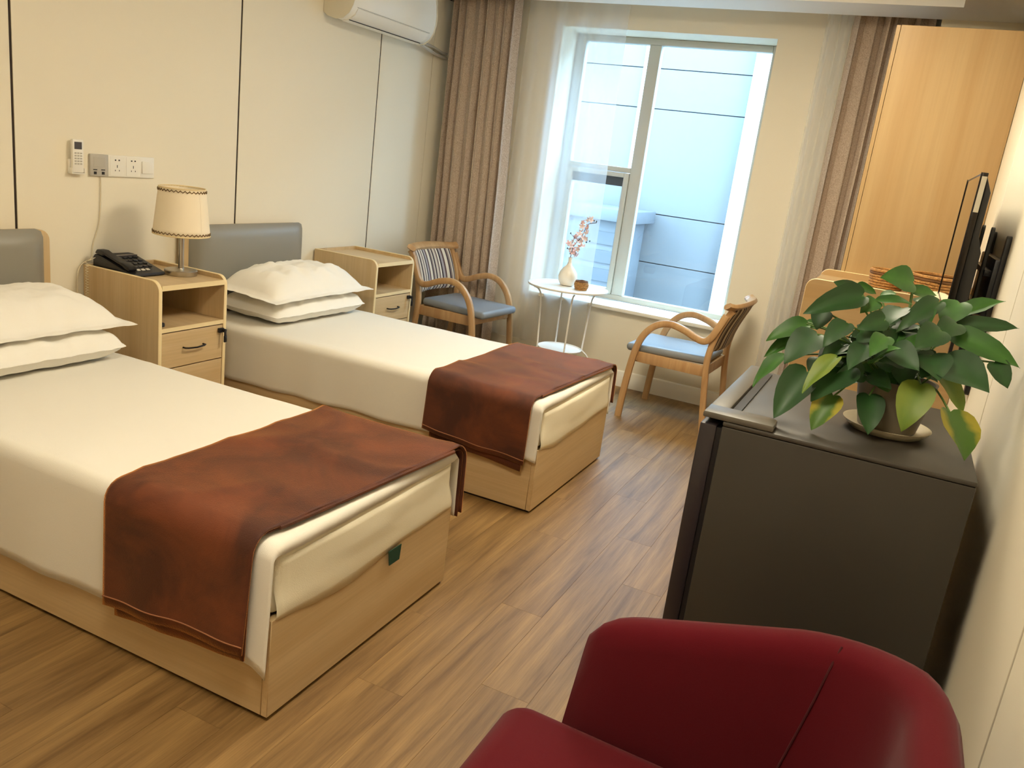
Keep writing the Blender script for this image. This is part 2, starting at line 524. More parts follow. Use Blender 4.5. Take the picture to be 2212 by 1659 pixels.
def panelled_wall(name, seams, x_face, side, y_end):
    """panels proud of a dark backing, one child per panel"""
    s = side  # +1: room lies at larger x
    b0, b1 = sorted((x_face - s * .15, x_face - s * .021))
    w = struct(obj(name, G().box((b0, BACK, 0), (b1, 0.0, 2.7)), 'groove'))
    p0, p1 = sorted((x_face - s * .012, x_face))
    ys = [BACK] + seams + [y_end]
    for a, b in zip(ys, ys[1:]):
        if b < y_end - .01: obj('joint_strip', G().box((min(x_face - s * .013, x_face - s * .003), b - .0053, 0), (max(x_face - s * .013, x_face - s * .003), b + .0053, SOF)), 'groove', w)
        obj('wall_panel', G().box((p0, a + .0055, .0), (p1, b - .0055, SOF), .001, 1), 'wall', w)
    return w
wl = panelled_wall('wall_left', [-5.738, -4.516, -3.294, -2.072, -.850], 0.0, 1, -.215)
obj('plaster_return', G().box((-.012, -.211, 0), (-.004, 0, SOF)), 'plaster', wl)
wr = panelled_wall('wall_right', [-5.30, -4.08, -2.86, -1.64], W, -1, -.002)
struct(obj('wall_back', G().box((-.15, BACK - .15, 0), (W + .15, BACK, 2.7)), 'plaster'))
OX0, OX1, OZ0, OZ1 = .860, 2.274, .525, 2.346
WT = .36
g = G()
g.box((-.15, 0, 0), (OX0, WT, 2.75)); g.box((OX1, 0, 0), (W + .15, WT, 2.75))
g.box((OX0, 0, 0), (OX1, WT, OZ0)); g.box((OX0, 0, OZ1), (OX1, WT, 2.75))
struct(obj('wall_window', g, 'plaster'))
struct(obj('trim_1', G().box((3.150, -.205, 0), (W, -.001, SOF)), 'plaster'))
g = G()
g.box((-.15, BACK - .15, TRAY), (W + .15, .36, TRAY + .1))
g.box((0, -.53, SOF), (W, -.205, TRAY)); g.box((3.24, BACK, SOF), (W, -.53, TRAY))
g.box((0, BACK, SOF), (.31, -.53, TRAY)); g.box((.31, BACK, SOF), (3.24, -5.9, TRAY))
struct(obj('ceiling', g, 'ceiling'))
# baseboards
g = G()
prof = [(0, 0), (-.016, 0), (-.016, .085), (-.012, .092), (-.012, .104), (-.006, .112), (0, .114)]
g.prism(prof, 'x', .0, 3.150)
struct(obj('baseboard_window', g, 'trim'))
struct(obj('baseboard_left', G().box((0, BACK, 0), (.010, -.02, .07), .003), 'trim'))
struct(obj('baseboard_right', G().box((W - .010, BACK, 0), (W, -1.8, .07), .003), 'trim'))

# window with fixed panes, transom and a lower casement
win = sroot('window_1', ((OX0 + OX1) / 2, .28, OZ0))
FY0, FY1 = .265, .325
obj('window_sill', G().box((OX0 - .0, -.04, OZ0 - .0), (OX1 + .0, .265, OZ0 + .026), .004), 'trim', win)
def bar(name, x0, x1, z0, z1, y0=FY0, y1=FY1, bev=.005): return obj(name, G().box((x0, y0, z0), (x1, y1, z1), bev), 'frame', win)
ZB, ZT = OZ0 + .027, OZ1 - .001
bar('frame_side', OX0 + .001, .934, ZB, ZT); bar('frame_side', 2.212, OX1 - .001, ZB, ZT)
bar('frame_top', .934, 2.212, 2.303, ZT); bar('frame_bottom', .934, 2.212, ZB, ZB + .038)
bar('mullion', 1.396, 1.480, ZB + .038, 2.303); bar('transom', .934, 1.396, 1.452, 1.488)
obj('pane', G().box((1.480, .294, ZB + .038), (2.212, .300, 2.303)), 'glass', win)
obj('pane', G().box((.934, .294, 1.488), (1.396, .300, 2.303)), 'glass', win)
sash = obj('casement', G().box((.936, .25, ZB + .040), (.970, .315, 1.450), .004).box((1.358, .25, ZB + .040), (1.394, .315, 1.450), .004)
           .box((.970, .25, 1.418), (1.358, .315, 1.450), .004).box((.970, .25, ZB + .040), (1.358, .315, ZB + .076), .004), 'frame', win)
obj('pane', G().box((.970, .280, ZB + .076), (1.358, .286, 1.418)), 'glass', sash)
obj('dark_strip', G().box((.970, .272, 1.356), (1.358, .279, 1.418)).box((1.351, .272, ZB + .076), (1.358, .279, 1.356)), 'grey_band', sash)  # dark grey band across the pane top, thin strip down one side

# ------------------------------------------------------------------ outside
YF = 3.0
bl = thing('neighbouring_building', 'pale blue-white panelled building seen through the window', 'building', (0, YF, -3))
obj('core', G().box((-6, YF + .03, -3), (7, YF + .6, 3.55)), 'facade_dark', bl)
zs = [-3, -1.2, .575, 1.075, 2.10, 2.482, 3.55]
for z0, z1 in zip(zs, zs[1:]):
    for x0, x1 in ((-6, -2.2), (-2.2, .50), (.62, 1.60), (2.02, 4.4), (4.4, 7)):
        obj('facade_panel', G().box((x0, YF, z0 + .005), (x1, YF + .03, z1 - .005)), 'facade', bl)
obj('white_strip', G().box((.50, YF - .03, -3), (.62, YF + .03, 3.55)), 'facade_white', bl)  # bright strip standing in for a glass reflection in the left pane
obj('white_strip', G().box((1.60, YF - .10, -3), (2.02, YF + .03, 3.55)), 'facade_white', bl)  # wide white pilaster projecting from the facade
f = obj('window_frame', G().box((2.06, YF - .03, 1.3), (2.7, YF - .002, 2.2)), 'vent_dark', bl)
obj('pane', G().box((2.10, YF - .035, 1.34), (2.66, YF - .028, 2.16)), 'blackgloss', f)
vb = thing('rooftop_vent', 'blue-grey metal vent housing outside, seen through the lower casement', 'vent', (.45, 2.6, -.3))
obj('housing', G().box((.1, 2.3, -.3), (.80, 2.9, .98), .01), 'vent', vb)
obj('cap', G().box((.02, 2.22, .98), (.88, 2.96, 1.10), .01), 'vent', vb)
for k in range(6):
    obj('louvre', G().box((.16, 2.285, -.15 + k * .18), (.74, 2.305, -.03 + k * .18)), 'vent_dark', vb)
struct(obj('ground_outside', G().box((-6, .36, -.4), (7, YF, -.3)), 'ground'))

# ------------------------------------------------------------------ ceiling lamps (their diffusers are the light)
def emit(name, col, s):
    mt, nt, p = new_mat(name)
    p.inputs['Emission Color'].default_value = (*col, 1); p.inputs['Emission Strength'].default_value = s
    p.inputs['Base Color'].default_value = (.8, .8, .8, 1)
    return mt
M['diffuser'] = emit('warm_led_diffuser', WARM, CEIL_W / (pi * .74 * .74))
M['diffuser_dim'] = emit('warm_led_diffuser_dimmer', WARM, .75 * CEIL_W / (pi * .74 * .74))
for (lx, ly, lab, dm) in ((2.5, -2.1, 'square warm ceiling light at the window end of the room', 'diffuser'), (2.45, -4.8, 'square warm ceiling light at the near end of the room', 'diffuser_dim')):
    t = thing('ceiling_light', lab, 'light', (lx, ly, TRAY - .055), 'ceiling lights')
    obj('frame', G().box((lx - .4, ly - .4, TRAY - .05), (lx + .4, ly + .4, TRAY), .006), 'white_plastic', t)
    obj('diffuser', G().box((lx - .37, ly - .37, TRAY - .056), (lx + .37, ly + .37, TRAY - .0505)), dm, t)

# ------------------------------------------------------------------ curtains
def curtain(name, x0, x1, yc, z0, z1, folds, amp, mat, seed, th=.003, flare=0, lean=0, nzs=26, soft=False):
    rnd = random.Random(seed)
    n = folds * 12
    ph = [rnd.uniform(-.35, .35) for _ in range(folds + 2)]
    rows = []
    for i in range(nzs + 1):
        tz = i / nzs; z = z1 + (z0 - z1) * tz
        r = []
        for j in range(n + 1):
            u = j / n
            k = u * folds; kk = int(min(k, folds - 1e-6)); fr = k - kk
            p = ph[kk] * (1 - fr) + ph[kk + 1] * fr
            a = amp * (.75 + .25 * sin(kk * 2.3 + seed)) * (.85 + .25 * tz)
            w = 2 * pi * (k + p)
            xx = x0 + (x1 - x0) * u + (0 if soft else .30 * (x1 - x0) / folds * sin(2 * w) * .5) + lean * tz + flare * tz * (u - .5)
            yy = yc + a * sin(w) + (.002 if soft else .006) * nz(u * 9, z * 1.5, seed)
            r.append(Vector((xx + .006 * nz(u * 6, z * 1.2, seed + 3), yy, z)))
        rows.append(r)
    return obj(name, G().grid(rows), mat, None, 80, solid=th, soffset=0)
tag(curtain('drape_curtain', .085, .575, -.115, .03, 2.58, 7, .040, 'curtain', 1, flare=.06, lean=.03), 'taupe crinkled drape hanging behind the armchair at the bedside corner', 'curtain', 'drapes at the window')
tag(curtain('drape_curtain', 2.700, 3.130, -.115, .03, 2.58, 7, .040, 'curtain', 2, lean=.0), 'taupe crinkled drape hanging beside the tall wardrobe', 'curtain', 'drapes at the window')
tag(curtain('sheer_curtain', .62, 1.325, -.055, .19, 2.58, 4, .024, 'sheer', 5, th=0, flare=.03, soft=True), 'white sheer curtain hanging over the left half of the window', 'curtain', 'sheer curtains')
tag(curtain('sheer_curtain', 2.545, 2.69, -.09, .05, 2.58, 2, .030, 'sheer', 6, th=0, soft=True), 'narrow gathered white sheer curtain right of the window', 'curtain', 'sheer curtains')

# ------------------------------------------------------------------ air conditioner
ac = thing('air_conditioner', 'white wall-mounted split air conditioner near the ceiling', 'air conditioner', (.1, -.98, 2.0880))
AY0, AY1 = -1.44, -.56
prof = [(.002, 2.1230), (.03, 2.1030), (.09, 2.0880), (.135, 2.0960), (.175, 2.1230), (.200, 2.1630), (.212, 2.2130), (.214, 2.2680), (.206, 2.3280), (.195, 2.3780), (.002, 2.3780)]
obj('body', G().prism(prof, 'y', AY0 + .006, AY1 - .006, .006), 'white_plastic', ac)
pe = [(.002, 2.1180), (.03, 2.0990), (.09, 2.0840), (.138, 2.0920), (.179, 2.1200), (.204, 2.1620), (.216, 2.2130), (.218, 2.2680), (.21, 2.3300), (.199, 2.3820), (.002, 2.3820)]
for a, b in ((AY0, AY0 + .006), (AY1 - .006, AY1)):
    obj('end_cap', G().prism(pe, 'y', a, b, .002), 'ac_cap', ac)
lv = [(.088, 2.0840), (.137, 2.0915), (.178, 2.1180), (.196, 2.1520), (.193, 2.1560), (.174, 2.1250), (.135, 2.0980), (.088, 2.0890)]
lo = obj('louvre', G().prism(lv, 'y', AY0 + .06, AY1 - .06), 'white_plastic', ac)
obj('slot', G().tube([(.1385, AY0 + .06, 2.0915), (.1385, AY1 - .06, 2.0915)], .0028, 6), 'dark_metal', ac)
obj('panel_joint', G().tube([(.1985, AY0 + .05, 2.1570), (.1985, AY1 - .05, 2.1570)], .0016, 6), 'grey_plastic', ac)
g = G()
g.tube(smooth_path([(.06, -.57, 2.1180), (.07, -.46, 2.0930), (.05, -.30, 2.0780), (.02, -.14, 2.0730), (.015, -.06, 2.0730)], 5), .011, 8)
g.tube(smooth_path([(.05, -.57, 2.1130), (.045, -.46, 2.1180), (.035, -.30, 2.1180), (.02, -.14, 2.1030), (.015, -.06, 2.1030)], 5), .009, 8)
obj('hose', g, 'grey_plastic', ac)

# ------------------------------------------------------------------ beds
L_, WB, ZB_ = 2.05, .901, .292
def make_bed(A0, lab, grp, hl, hr):
    y0, y1 = A0, A0 + WB
    b = thing('bed', lab, 'bed', ((L_) / 2, (y0 + y1) / 2, 0), grp)
    obj('side_board', G().box((.06, y0, .012), (L_ - .021, y0 + .02, ZB_), .0012, 1), 'oak_x', b)
    obj('side_board', G().box((.06, y1 - .02, .012), (L_ - .021, y1, ZB_), .0012, 1), 'oak_x', b)
    obj('foot_board', G().box((L_ - .02, y0, .012), (L_, y1, ZB_), .0012, 1), 'oak_y', b)
    obj('plinth', G().box((.06, y0 + .012, 0), (L_ - .012, y1 - .012, .012)), 'groove', b)
    obj('slat_deck', G().box((.06, y0 + .021, .25), (L_ - .021, y1 - .021, .272)), 'oak_y', b)
    h = obj('headboard', G().prism(rrect(y0 + hl, y0 + hr, .012, .938, .045, 5, (0, 0, 1, 1)), 'x', .012, .05, .002), 'oak_z', b)
    t = G()
    # puffed grey pad
    N1, N2 = 24, 16; rows = []; yc_ = y0 + .432; hw_ = .430
    for i in range(N1 + 1):
        r = []
        for j in range(N2 + 1):
            u = -1 + 2 * i / N1; v = -1 + 2 * j / N2
            f = (1 - abs(u) ** 10) * (1 - abs(v) ** 10)
            yy = yc_ + u * hw_; zz = .655 + v * .288
            # round the corners
            cu, cv = abs(u) * hw_ - (hw_ - .035), abs(v) * .288 - (.288 - .035)
            if cu > 0 and cv > 0 and math.hypot(cu, cv) > .035:
                k = .035 / math.hypot(cu, cv)
                yy = yc_ + math.copysign(hw_ - .035 + cu * k, u); zz = .655 + math.copysign(.288 - .035 + cv * k, v)
            r.append(Vector((.051 + .042 * f ** .5, yy, zz)))
        rows.append(r)
    t.grid(rows)
    bmesh.ops.recalc_face_normals(t.bm, faces=t.bm.faces[:])
    obj('pad', t, 'leather', h, 60)
    return b
A0, B0 = -4.078, -2.439
make_bed(A0, 'pale oak single bed with grey headboard in the foreground', 'single beds', .01, .892)
make_bed(B0, 'pale oak single bed with grey headboard nearer the window', 'single beds', -.030, .862)

def make_mattress(A0, lab, seed, tagged):
    y0, y1 = A0 + .008, A0 + WB - .008
    mt = thing('mattress', lab, 'mattress', (1.07, (y0 + y1) / 2, .274), 'mattresses')
    t = bmesh.new(); bmesh.ops.create_cube(t, size=1)
    x0, x1, z0, z1 = .10, L_ - .004, .2925, .488
    for v in t.verts: v.co = Vector(((x0 + x1) / 2 + v.co.x * (x1 - x0), (y0 + y1) / 2 + v.co.y * (y1 - y0), (z0 + z1) / 2 + v.co.z * (z1 - z0)))
    bmesh.ops.bevel(t, geom=t.edges[:], offset=.03, segments=4, profile=.5, affect='EDGES')
    bmesh.ops.subdivide_edges(t, edges=[e for e in t.edges if e.calc_length() > .12], cuts=28, use_grid_fill=True)
    for v in t.verts:
        if v.co.x > x1 - .05:      # loose cover wrinkles on the foot end
            a = (v.co.y - y0) / (y1 - y0); q = (v.co.z - z0) / (z1 - z0)
            v.co.x += (.010 * sin(a * pi) * sin(q * pi) + .0035 * nz(a * 3 + q * 3, q * 3 - a * 6, seed) * sin(q * pi) + .0010 * nz(a * 7 + q * 9, q * 8 - a * 14, seed + 5) * sin(q * pi))
    g = G(); g.join(t)
    mo = obj('cover', g, 'mattress', mt, 70)
    # loose lower hem of the fitted cover
    def face_x(a, z):
        q = max(.0, (z - z0) / (z1 - z0))
        return x1 + .010 * sin(a * pi) * sin(q * pi) + .0035 * nz(a * 3 + q * 3, q * 3 - a * 6, seed) * sin(q * pi) + .0018
    n = 40; rows = []
    for i in range(n + 1):
        a = i / n; yy = y0 + .004 + (y1 - y0 - .008) * a
        dip = -.030 * (sin(a * pi * .8 + .9) ** 2) * (1 if seed == 1 else .9) + .012 * nz(a * 4, seed)
        k_ = min(1, 6 * a, 6 * (1 - a))
        ds = min(yy - y0, y1 - yy); tt = max(0, min(1, (.03 - ds) / .03)); rec = .026 * (1 - math.sqrt(1 - tt * tt))
        row = []
        for z_ in (.452, .43, .41, .39, .37, .35, .335, .32):
            b_ = max(0, min(1, (.40 - z_) / .09)); b_ = b_ * b_ * (3 - 2 * b_)
            f_ = face_x(a, z_) - rec
            row.append(Vector((f_ + max(0, L_ + .0055 - f_) * b_, yy, z_)))
        rows.append(row + [Vector((L_ + .0055, yy, .303 + dip * .4 * k_)), Vector((L_ + .0025, yy, .290 + dip * k_))])
    obj('cover_hem', G().grid(rows), 'mattress', mt, 70, solid=.0012)
    if tagged:
        obj('pull_tag', G().prism([(A0 + .50, .285), (A0 + .57, .285), (A0 + .565, .235), (A0 + .51, .235)], 'x', L_ + .0105, L_ + .0125), 'green_tag', mt)
    return mt
make_mattress(A0, 'cream-covered mattress with a dark green pull tag', 1, True)
make_mattress(B0, 'cream-covered mattress with loose wrinkled hem, on the bed nearer the window', 2, False)

def drape(A0, x0, x1, off, hem0, hem1, seed, nx=60, xe=None, drop=0, amp=.004, side_r=.035, flare=.012, skew=0):
    """cloth over the mattress: down the near side, across the top, down the far side"""
    y0, y1 = A0 - .004 - off, A0 + WB + .004 + off
    zt = .489 + off
    rows = []
    for i in range(nx + 1):
        tx = i / nx; xs = x0 + (x1 - x0) * tx
        sec = []
        h0, h1 = hem0(xs), hem1(xs)
        r = side_r
        for k in range(11): sec.append((y0, h0 + (zt - r - h0) * k / 11, k / 11 - 1, 0))
        for k in range(6):
            a = pi - pi / 2 * k / 5; sec.append((y0 + r + r * cos(a), zt - r + r * sin(a), 0, k / 5))
        for k in range(1, 24): sec.append((y0 + r + (y1 - y0 - 2 * r) * k / 24, zt, 0, 1))
        for k in range(6):
            a = pi / 2 - pi / 2 * k / 5; sec.append((y1 - r + r * cos(a), zt - r + r * sin(a), 0, 1 - k / 5))
        for k in range(1, 12): sec.append((y1, zt - r + (h1 - zt + r) * k / 11, k / 11, 0))
        row = []
        for (y, z, s, top) in sec:
            xx = xs + skew * tx * (y - y0) / (y1 - y0); zz = z; yy = y
            if xe is not None and xs > xe:
                e = xs - xe; rr = .014
                if top > 0:
                    if e < rr * pi / 2: xx = xe + rr * sin(e / rr); zz = z - rr * (1 - cos(e / rr)) * top
                    else: xx = xe + rr; zz = z - (rr + e - rr * pi / 2) * top
                    if top < 1: xx = xx * top + (xe + min(e, rr)) * (1 - top)
                else: xx = xe + min(e, rr)
            n3 = nz(xs * 2.1 + y * 1.3, y * 2.4 - xs * .9, seed + 40)
            rg = max(0, 1 - abs(n3) * 5) ** 2
            n1 = nz(xs * 2.3, y * 2.6, seed); n2 = nz(xs * 6 + y * 3, y * 7 - xs, seed + 9)
            if top > 0: zz += (amp * .5 * (n1 + .5) + amp * .5 * max(0, n2) + amp * .6 * rg) * top
            if s < 0: yy -= flare * (-s) * (.6 + .5 * n1) + .004 * abs(s) * sin(xs * 16 + 3 * n1) + .004 * abs(s) * n2
            if s > 0: yy += flare * s * (.6 + .5 * n1) + .004 * abs(s) * sin(xs * 15 + seed)
            row.append(Vector((xx, yy, zz)))
        rows.append(row)
    LAST[:] = rows
    return G().grid(rows)
LAST = []
lin = lambda x, a, b, u, v: u + (v - u) * max(0, min(1, (x - a) / (b - a)))
sA = obj('bed_sheet', drape(A0, .12, 2.076, .0035, lambda x: lin(x, 1, 2.03, .145, .165) + .012 * nz(x * 5, 1) - .03 * lin(x, 2.0, 2.06, 0, 1), lambda x: .25, 3, xe=2.040, amp=.005, flare=.012), 'sheet', None, 80, solid=.002)
tag(sA, 'white cotton sheet spread over the foreground bed', 'bed sheet', 'white bed sheets')
sB = obj('bed_sheet', drape(B0, .12, 2.072, .0035, lambda x: lin(x, .4, 2.03, .225, .25) + .010 * nz(x * 4, 5) - .012 * lin(x, 2.0, 2.05, 0, 1), lambda x: .24 + .02 * nz(x * 5, 2), 8, xe=2.038, amp=.006), 'sheet', None, 80, solid=.002)
tag(sB, 'white cotton sheet spread over the bed nearer the window', 'bed sheet', 'white bed sheets')

def make_blanket(A0, lab, x0, x1, h0, h1, seed, sk_):
    b = thing('blanket', lab, 'blanket', ((x0 + x1) / 2, A0 + WB / 2, h0(x0) - .03), 'folded brown blankets')
    obj('under_fold', drape(A0, x0 + .03, x1 - .01, .014, lambda x: h0(x) - .030 - .012 * nz(x * 6, seed), lambda x: h1(x) - .015, seed, nx=34, amp=.004, flare=.016, skew=sk_), 'blanket', b, 80, solid=.004)
    u = obj('upper_fold', drape(A0, x0, x1, .022, lambda x: h0(x) + .008 * nz(x * 7, seed + 2), h1, seed + 1, nx=44, amp=.012, side_r=.05, flare=.022, skew=sk_), 'blanket', b, 80, solid=.006)
    obj('hem_stitch', G().tube([r[1] + Vector((0, -.0068, 0)) for r in LAST], .0022, 5), 'stitch', u)
    for xx in (x0, x1):
        obj('rolled_edge', G().tube([(xx + (sk_ * (.066 + .868 * k / 12) if xx == x1 else 0), A0 + .06 + (WB - .12) * k / 12, .489 + .024 + .003 * nz(xx * 2.3, (A0 + .06 + (WB - .12) * k / 12) * 2.6, seed + 1)) for k in range(13)], .007, 6), 'blanket', u)
    return b
make_blanket(A0, 'reddish brown fleece blanket folded across the foot of the foreground bed', 1.50, 2.005, lambda x: lin(x, 1.46, 2.0, .155, .205), lambda x: .262, 11, .066)
make_blanket(B0, 'orange-brown fleece blanket folded across the foot of the window-side bed', 1.505, 2.005, lambda x: lin(x, 1.5, 2.0, .262, .222), lambda x: .30, 21, .055)

def make_pillow(lab, cx, cy, zb, lx, ly, h, seed, tilt=0, flange=.045, droop=.006, rz=0, pw=3.2, rc=.02, tp=.56):
    """a stuffed pillowcase with a flat border"""
    N1, N2 = 36, 52
    def surf(sign):
        rows = []
        for i in range(N1 + 1):
            r = []
            for j in range(N2 + 1):
                u = -1 + 2 * i / N1; v = -1 + 2 * j / N2
                fu = flange / lx * 2; fv = flange / ly * 2
                uu = min(1, abs(u) / (1 - fu)); vv = min(1, abs(v) / (1 - fv))
                f = max(0, (1 - uu ** pw)) ** .6 * max(0, (1 - vv ** (pw + 1))) ** .6
                # sides pulled in between the corners
                px = u * lx / 2 * (1 - .05 * (1 - v * v)); py = v * ly / 2 * (1 - .035 * (1 - u * u))
                px *= 1 - rc * (u * v) ** 4; py *= 1 - rc * .6 * (u * v) ** 4
                wr = nz(u * 3 + v, v * 5 - u, seed) * .014 + nz(u * 7 - 3 * v, v * 11 + 5 * u, seed + 4) * .006
                bd = 0 if (i in (0, N1) or j in (0, N2)) else .0022
                z = f * h * (tp if sign > 0 else 1 - tp) * sign + (wr * (.35 + f) if sign > 0 else wr * .35) + sign * bd
                z -= droop * (abs(u) ** 3 + abs(v) ** 4) * .6
                r.append(Vector((px, py, z)))
            rows.append(r)
        return rows
    g = G(); g.grid(surf(1)); g.grid([r[::-1] for r in surf(-1)])
    bmesh.ops.remove_doubles(g.bm, verts=g.bm.verts[:], dist=.00002)
    R = Matrix.Rotation(rz, 4, 'Z') @ Matrix.Rotation(tilt, 4, 'Y')
    g.bm.transform(R)
    lo = min(v.co.z for v in g.bm.verts)
    g.bm.transform(Matrix.Translation((cx, cy, zb - lo)))
    bmesh.ops.recalc_face_normals(g.bm, faces=g.bm.faces[:])
    o = obj('pillow', g, 'pillow', None, 80)
    tag(o, lab, 'pillow', 'white pillows')
    return o
make_pillow('flat white pillow under another one, on the bed nearer the window', .350, B0 + .47, .505, .44, .78, .115, 31, .02, flange=.014, droop=.004, pw=7, rc=.10)
make_pillow('plump white pillow on top of its pair, on the bed nearer the window', .345, B0 + .47, .622, .46, .86, .140, 32, .05, rz=.02, tp=.84)
make_pillow('flat white pillow under another one, on the foreground bed', .365, A0 + .46, .505, .44, .80, .115, 33, .02, flange=.014, droop=.004, pw=7, rc=.10)
make_pillow('plump white pillow on top of its pair, on the foreground bed', .33, A0 + .475, .622, .46, .86, .140, 34, .05, tp=.84)

# ------------------------------------------------------------------ bedside cabinets
def make_nightstand(y0, y1, lab):
    X0, X1, H = .014, .473, .776
    n = thing('bedside_cabinet', lab, 'cabinet', (.24, (y0 + y1) / 2, 0), 'bedside cabinets')
    side = rrect(X0, X1, 0, H, .045, 6, (0, 0, 1, 0))
    for a, b in ((y0, y0 + .018), (y1 - .018, y1)):
        s = obj('side_panel', G().prism(side, 'y', a, b, .001, 1), 'oak_z', n)
        # pale edge band along the front and the rounded top
        e = G(); out = [(X1 - .0005, 0)] + [p for p in side if p[0] > X0 + .02 and p[1] > .1] + [(X0 + .01, H - .0005)]
        e.tube([(p[0], (a + b) / 2, p[1]) for p in out], .002, 8, flat=(.0092, .0016), up=(0, 1, 0))
        obj('edge_band', e, 'edge', s)
    obj('top_board', G().box((X0, y0 + .018, .735), (X1 - .004, y1 - .018, .757)), 'oak_x', n)
    obj('back_panel', G().box((X0, y0 + .018, .02), (X0 + .012, y1 - .018, H), .001, 1), 'oak_z', n)
    obj('edge_band', G().box((X1 - .004, y0 + .018, .735), (X1 - .0005, y1 - .018, .757)), 'edge', n)
    obj('shelf', G().box((X0 + .012, y0 + .018, .552), (X1 - .004, y1 - .018, .570)), 'oak_x', n)
    obj('edge_band', G().box((X1 - .004, y0 + .018, .552), (X1 - .0005, y1 - .018, .570)), 'edge', n)
    obj('bottom_board', G().box((X0 + .012, y0 + .018, .02), (X1 - .02, y1 - .018, .05)), 'oak_x', n)
    for z0, z1 in ((.388, .546), (.055, .383)):
        d = obj('drawer', G().box((X1 - .020, y0 + .020, z0), (X1 - .002, y1 - .020, z1), .0012, 1).box((X0 + .03, y0 + .03, z0 + .02), (X1 - .02, y1 - .03, z1 - .03)), 'oak_y', n)
        yc = (y0 + y1) / 2; zc = (z0 + z1) / 2 + .005
        hp = [(X1 - .002, yc - .058, zc), (X1 + .014, yc - .058, zc), (X1 + .020, yc - .045, zc - .001), (X1 + .023, yc, zc - .003), (X1 + .020, yc + .045, zc - .001), (X1 + .014, yc + .058, zc), (X1 - .002, yc + .058, zc)]
        obj('handle', G().tube(hp, .004, 8), 'dark_metal', d)
        if z0 > .3:
            lk = obj('lock', G().box((X1 - .002, y1 - .052, z1 - .034), (X1 + .012, y1 - .022, z1 - .012), .003).tube([(X1 + .010, y1 - .030, z1 - .023), (X1 + .026, y1 - .030, z1 - .023)], .009, 12), 'black', d)
            obj('key', G().box((X1 + .024, y1 - .036, z1 - .050), (X1 + .028, y1 - .024, z1 - .016), .001).box((X1 + .022, y1 - .038, z1 - .078), (X1 + .030, y1 - .022, z1 - .046), .003), 'black', lk)
    return n
make_nightstand(-3.002, -2.608, 'pale oak bedside cabinet between the beds, holding the lamp and telephone')
make_nightstand(-1.403, -.985, 'pale oak bedside cabinet with empty tray top, beyond the second bed')
tag(obj('charger', G().box((.38, -2.975, .5705), (.45, -2.945, .590), .005), 'black'), 'small black gadget on the open shelf of the bedside cabinet', 'gadget')

# ------------------------------------------------------------------ table lamp
LX, LY = .29, -2.712
lp = thing('table_lamp', 'table lamp with cream pleated shade and brushed steel stem', 'lamp', (LX, LY, .757))
obj('base', G().lathe([(.070, .0005), (.072, .004), (.072, .021), (.068, .025), (.014, .027), (.013, .03)], (LX, LY, .757), 40), 'chrome', lp)
obj('stem', G().lathe([(.0125, .027), (.0125, .25), (.016, .252), (.016, .30), (.010, .302), (.010, .33)], (LX, LY, .757), 20), 'chrome', lp)
Z0, Z1, R0, R1 = .942, 1.149, .121, .098
nseg = 96
rows = []
for i in range(9):
    t = i / 8; rows.append([Vector((LX + (R0 + (R1 - R0) * t + .0012 * cos(k * pi)) * cos(2 * pi * k / nseg), LY + (R0 + (R1 - R0) * t + .0012 * cos(k * pi)) * sin(2 * pi * k / nseg), Z0 + (Z1 - Z0) * t)) for k in range(nseg + 1)])
sh = obj('shade', G().grid(rows), 'shade', lp, 80, solid=.002, soffset=0)
def ring(r, z, rad): return [(LX + r * cos(2 * pi * k / 64), LY + r * sin(2 * pi * k / 64), z) for k in range(64)]
obj('rim', G().tube(ring(R0 + .001, Z0, 0), .0035, 6, True), 'edge', sh); obj('rim', G().tube(ring(R1 + .001, Z1, 0), .0035, 6, True), 'edge', sh)
def zig(z, r, amp, n):
    g = G(); pts = []
    for k in range(n * 2):
        a = 2 * pi * k / (n * 2); pts.append((LX + r * cos(a), LY + r * sin(a), z + (amp if k % 2 else -amp)))
    g.tube(pts, .0024, 5, True); return g
obj('braid', zig(Z0 + .010, R0 + .0015, .0042, 40), 'braid', sh)
obj('braid', zig(Z1 - .011, R1 + .0045, .0042, 34), 'braid', sh)
g = G()
for k in range(3):
    a = k * 2 * pi / 3
    g.tube([(LX, LY, 1.06), (LX + .06 * cos(a), LY + .06 * sin(a), 1.062), (LX + .108 * cos(a), LY + .108 * sin(a), 1.06)], .0018, 5)
obj('spider', g, 'chrome', lp)
obj('bulb', G().lathe([(.010, 1.06), (.014, 1.075), (.028, 1.10), (.028, 1.115), (.016, 1.135), (.002, 1.14)], (LX, LY, 0), 20), 'vase', lp)

# ------------------------------------------------------------------ telephone
ph = thing('telephone', 'black push-button desk telephone with handset', 'telephone', (.18, -2.89, .7575))
PY0, PY1 = -2.978, -2.795
obj('body', G().prism([(.045, .758), (.275, .758), (.285, .764), (.282, .774), (.085, .826), (.055, .826), (.045, .815)], 'y', PY0, PY1, .004), 'black', ph)
def slope(x): return .774 + (.282 - x) * (.826 - .774) / (.282 - .085)
hs = [(.050, .832), (.062, .848), (.092, .848), (.108, .841), (.205, .815), (.222, .815), (.258, .801), (.266, .792), (.258, .782), (.228, .790), (.214, .800), (.110, .828), (.098, .822), (.060, .828)]
obj('handset', G().prism(hs, 'y', PY0 + .004, PY0 + .048, .006), 'black', ph)
kb = G().box((-.0075, -.009, 0), (.0075, .009, .004), .0015, 1)
k0 = obj('key', kb, 'key', ph); km = k0.data; km.transform(Matrix.Translation(wloc(ph))); bpy.data.objects.remove(k0)
tilt = -math.atan((.826 - .774) / (.282 - .085))
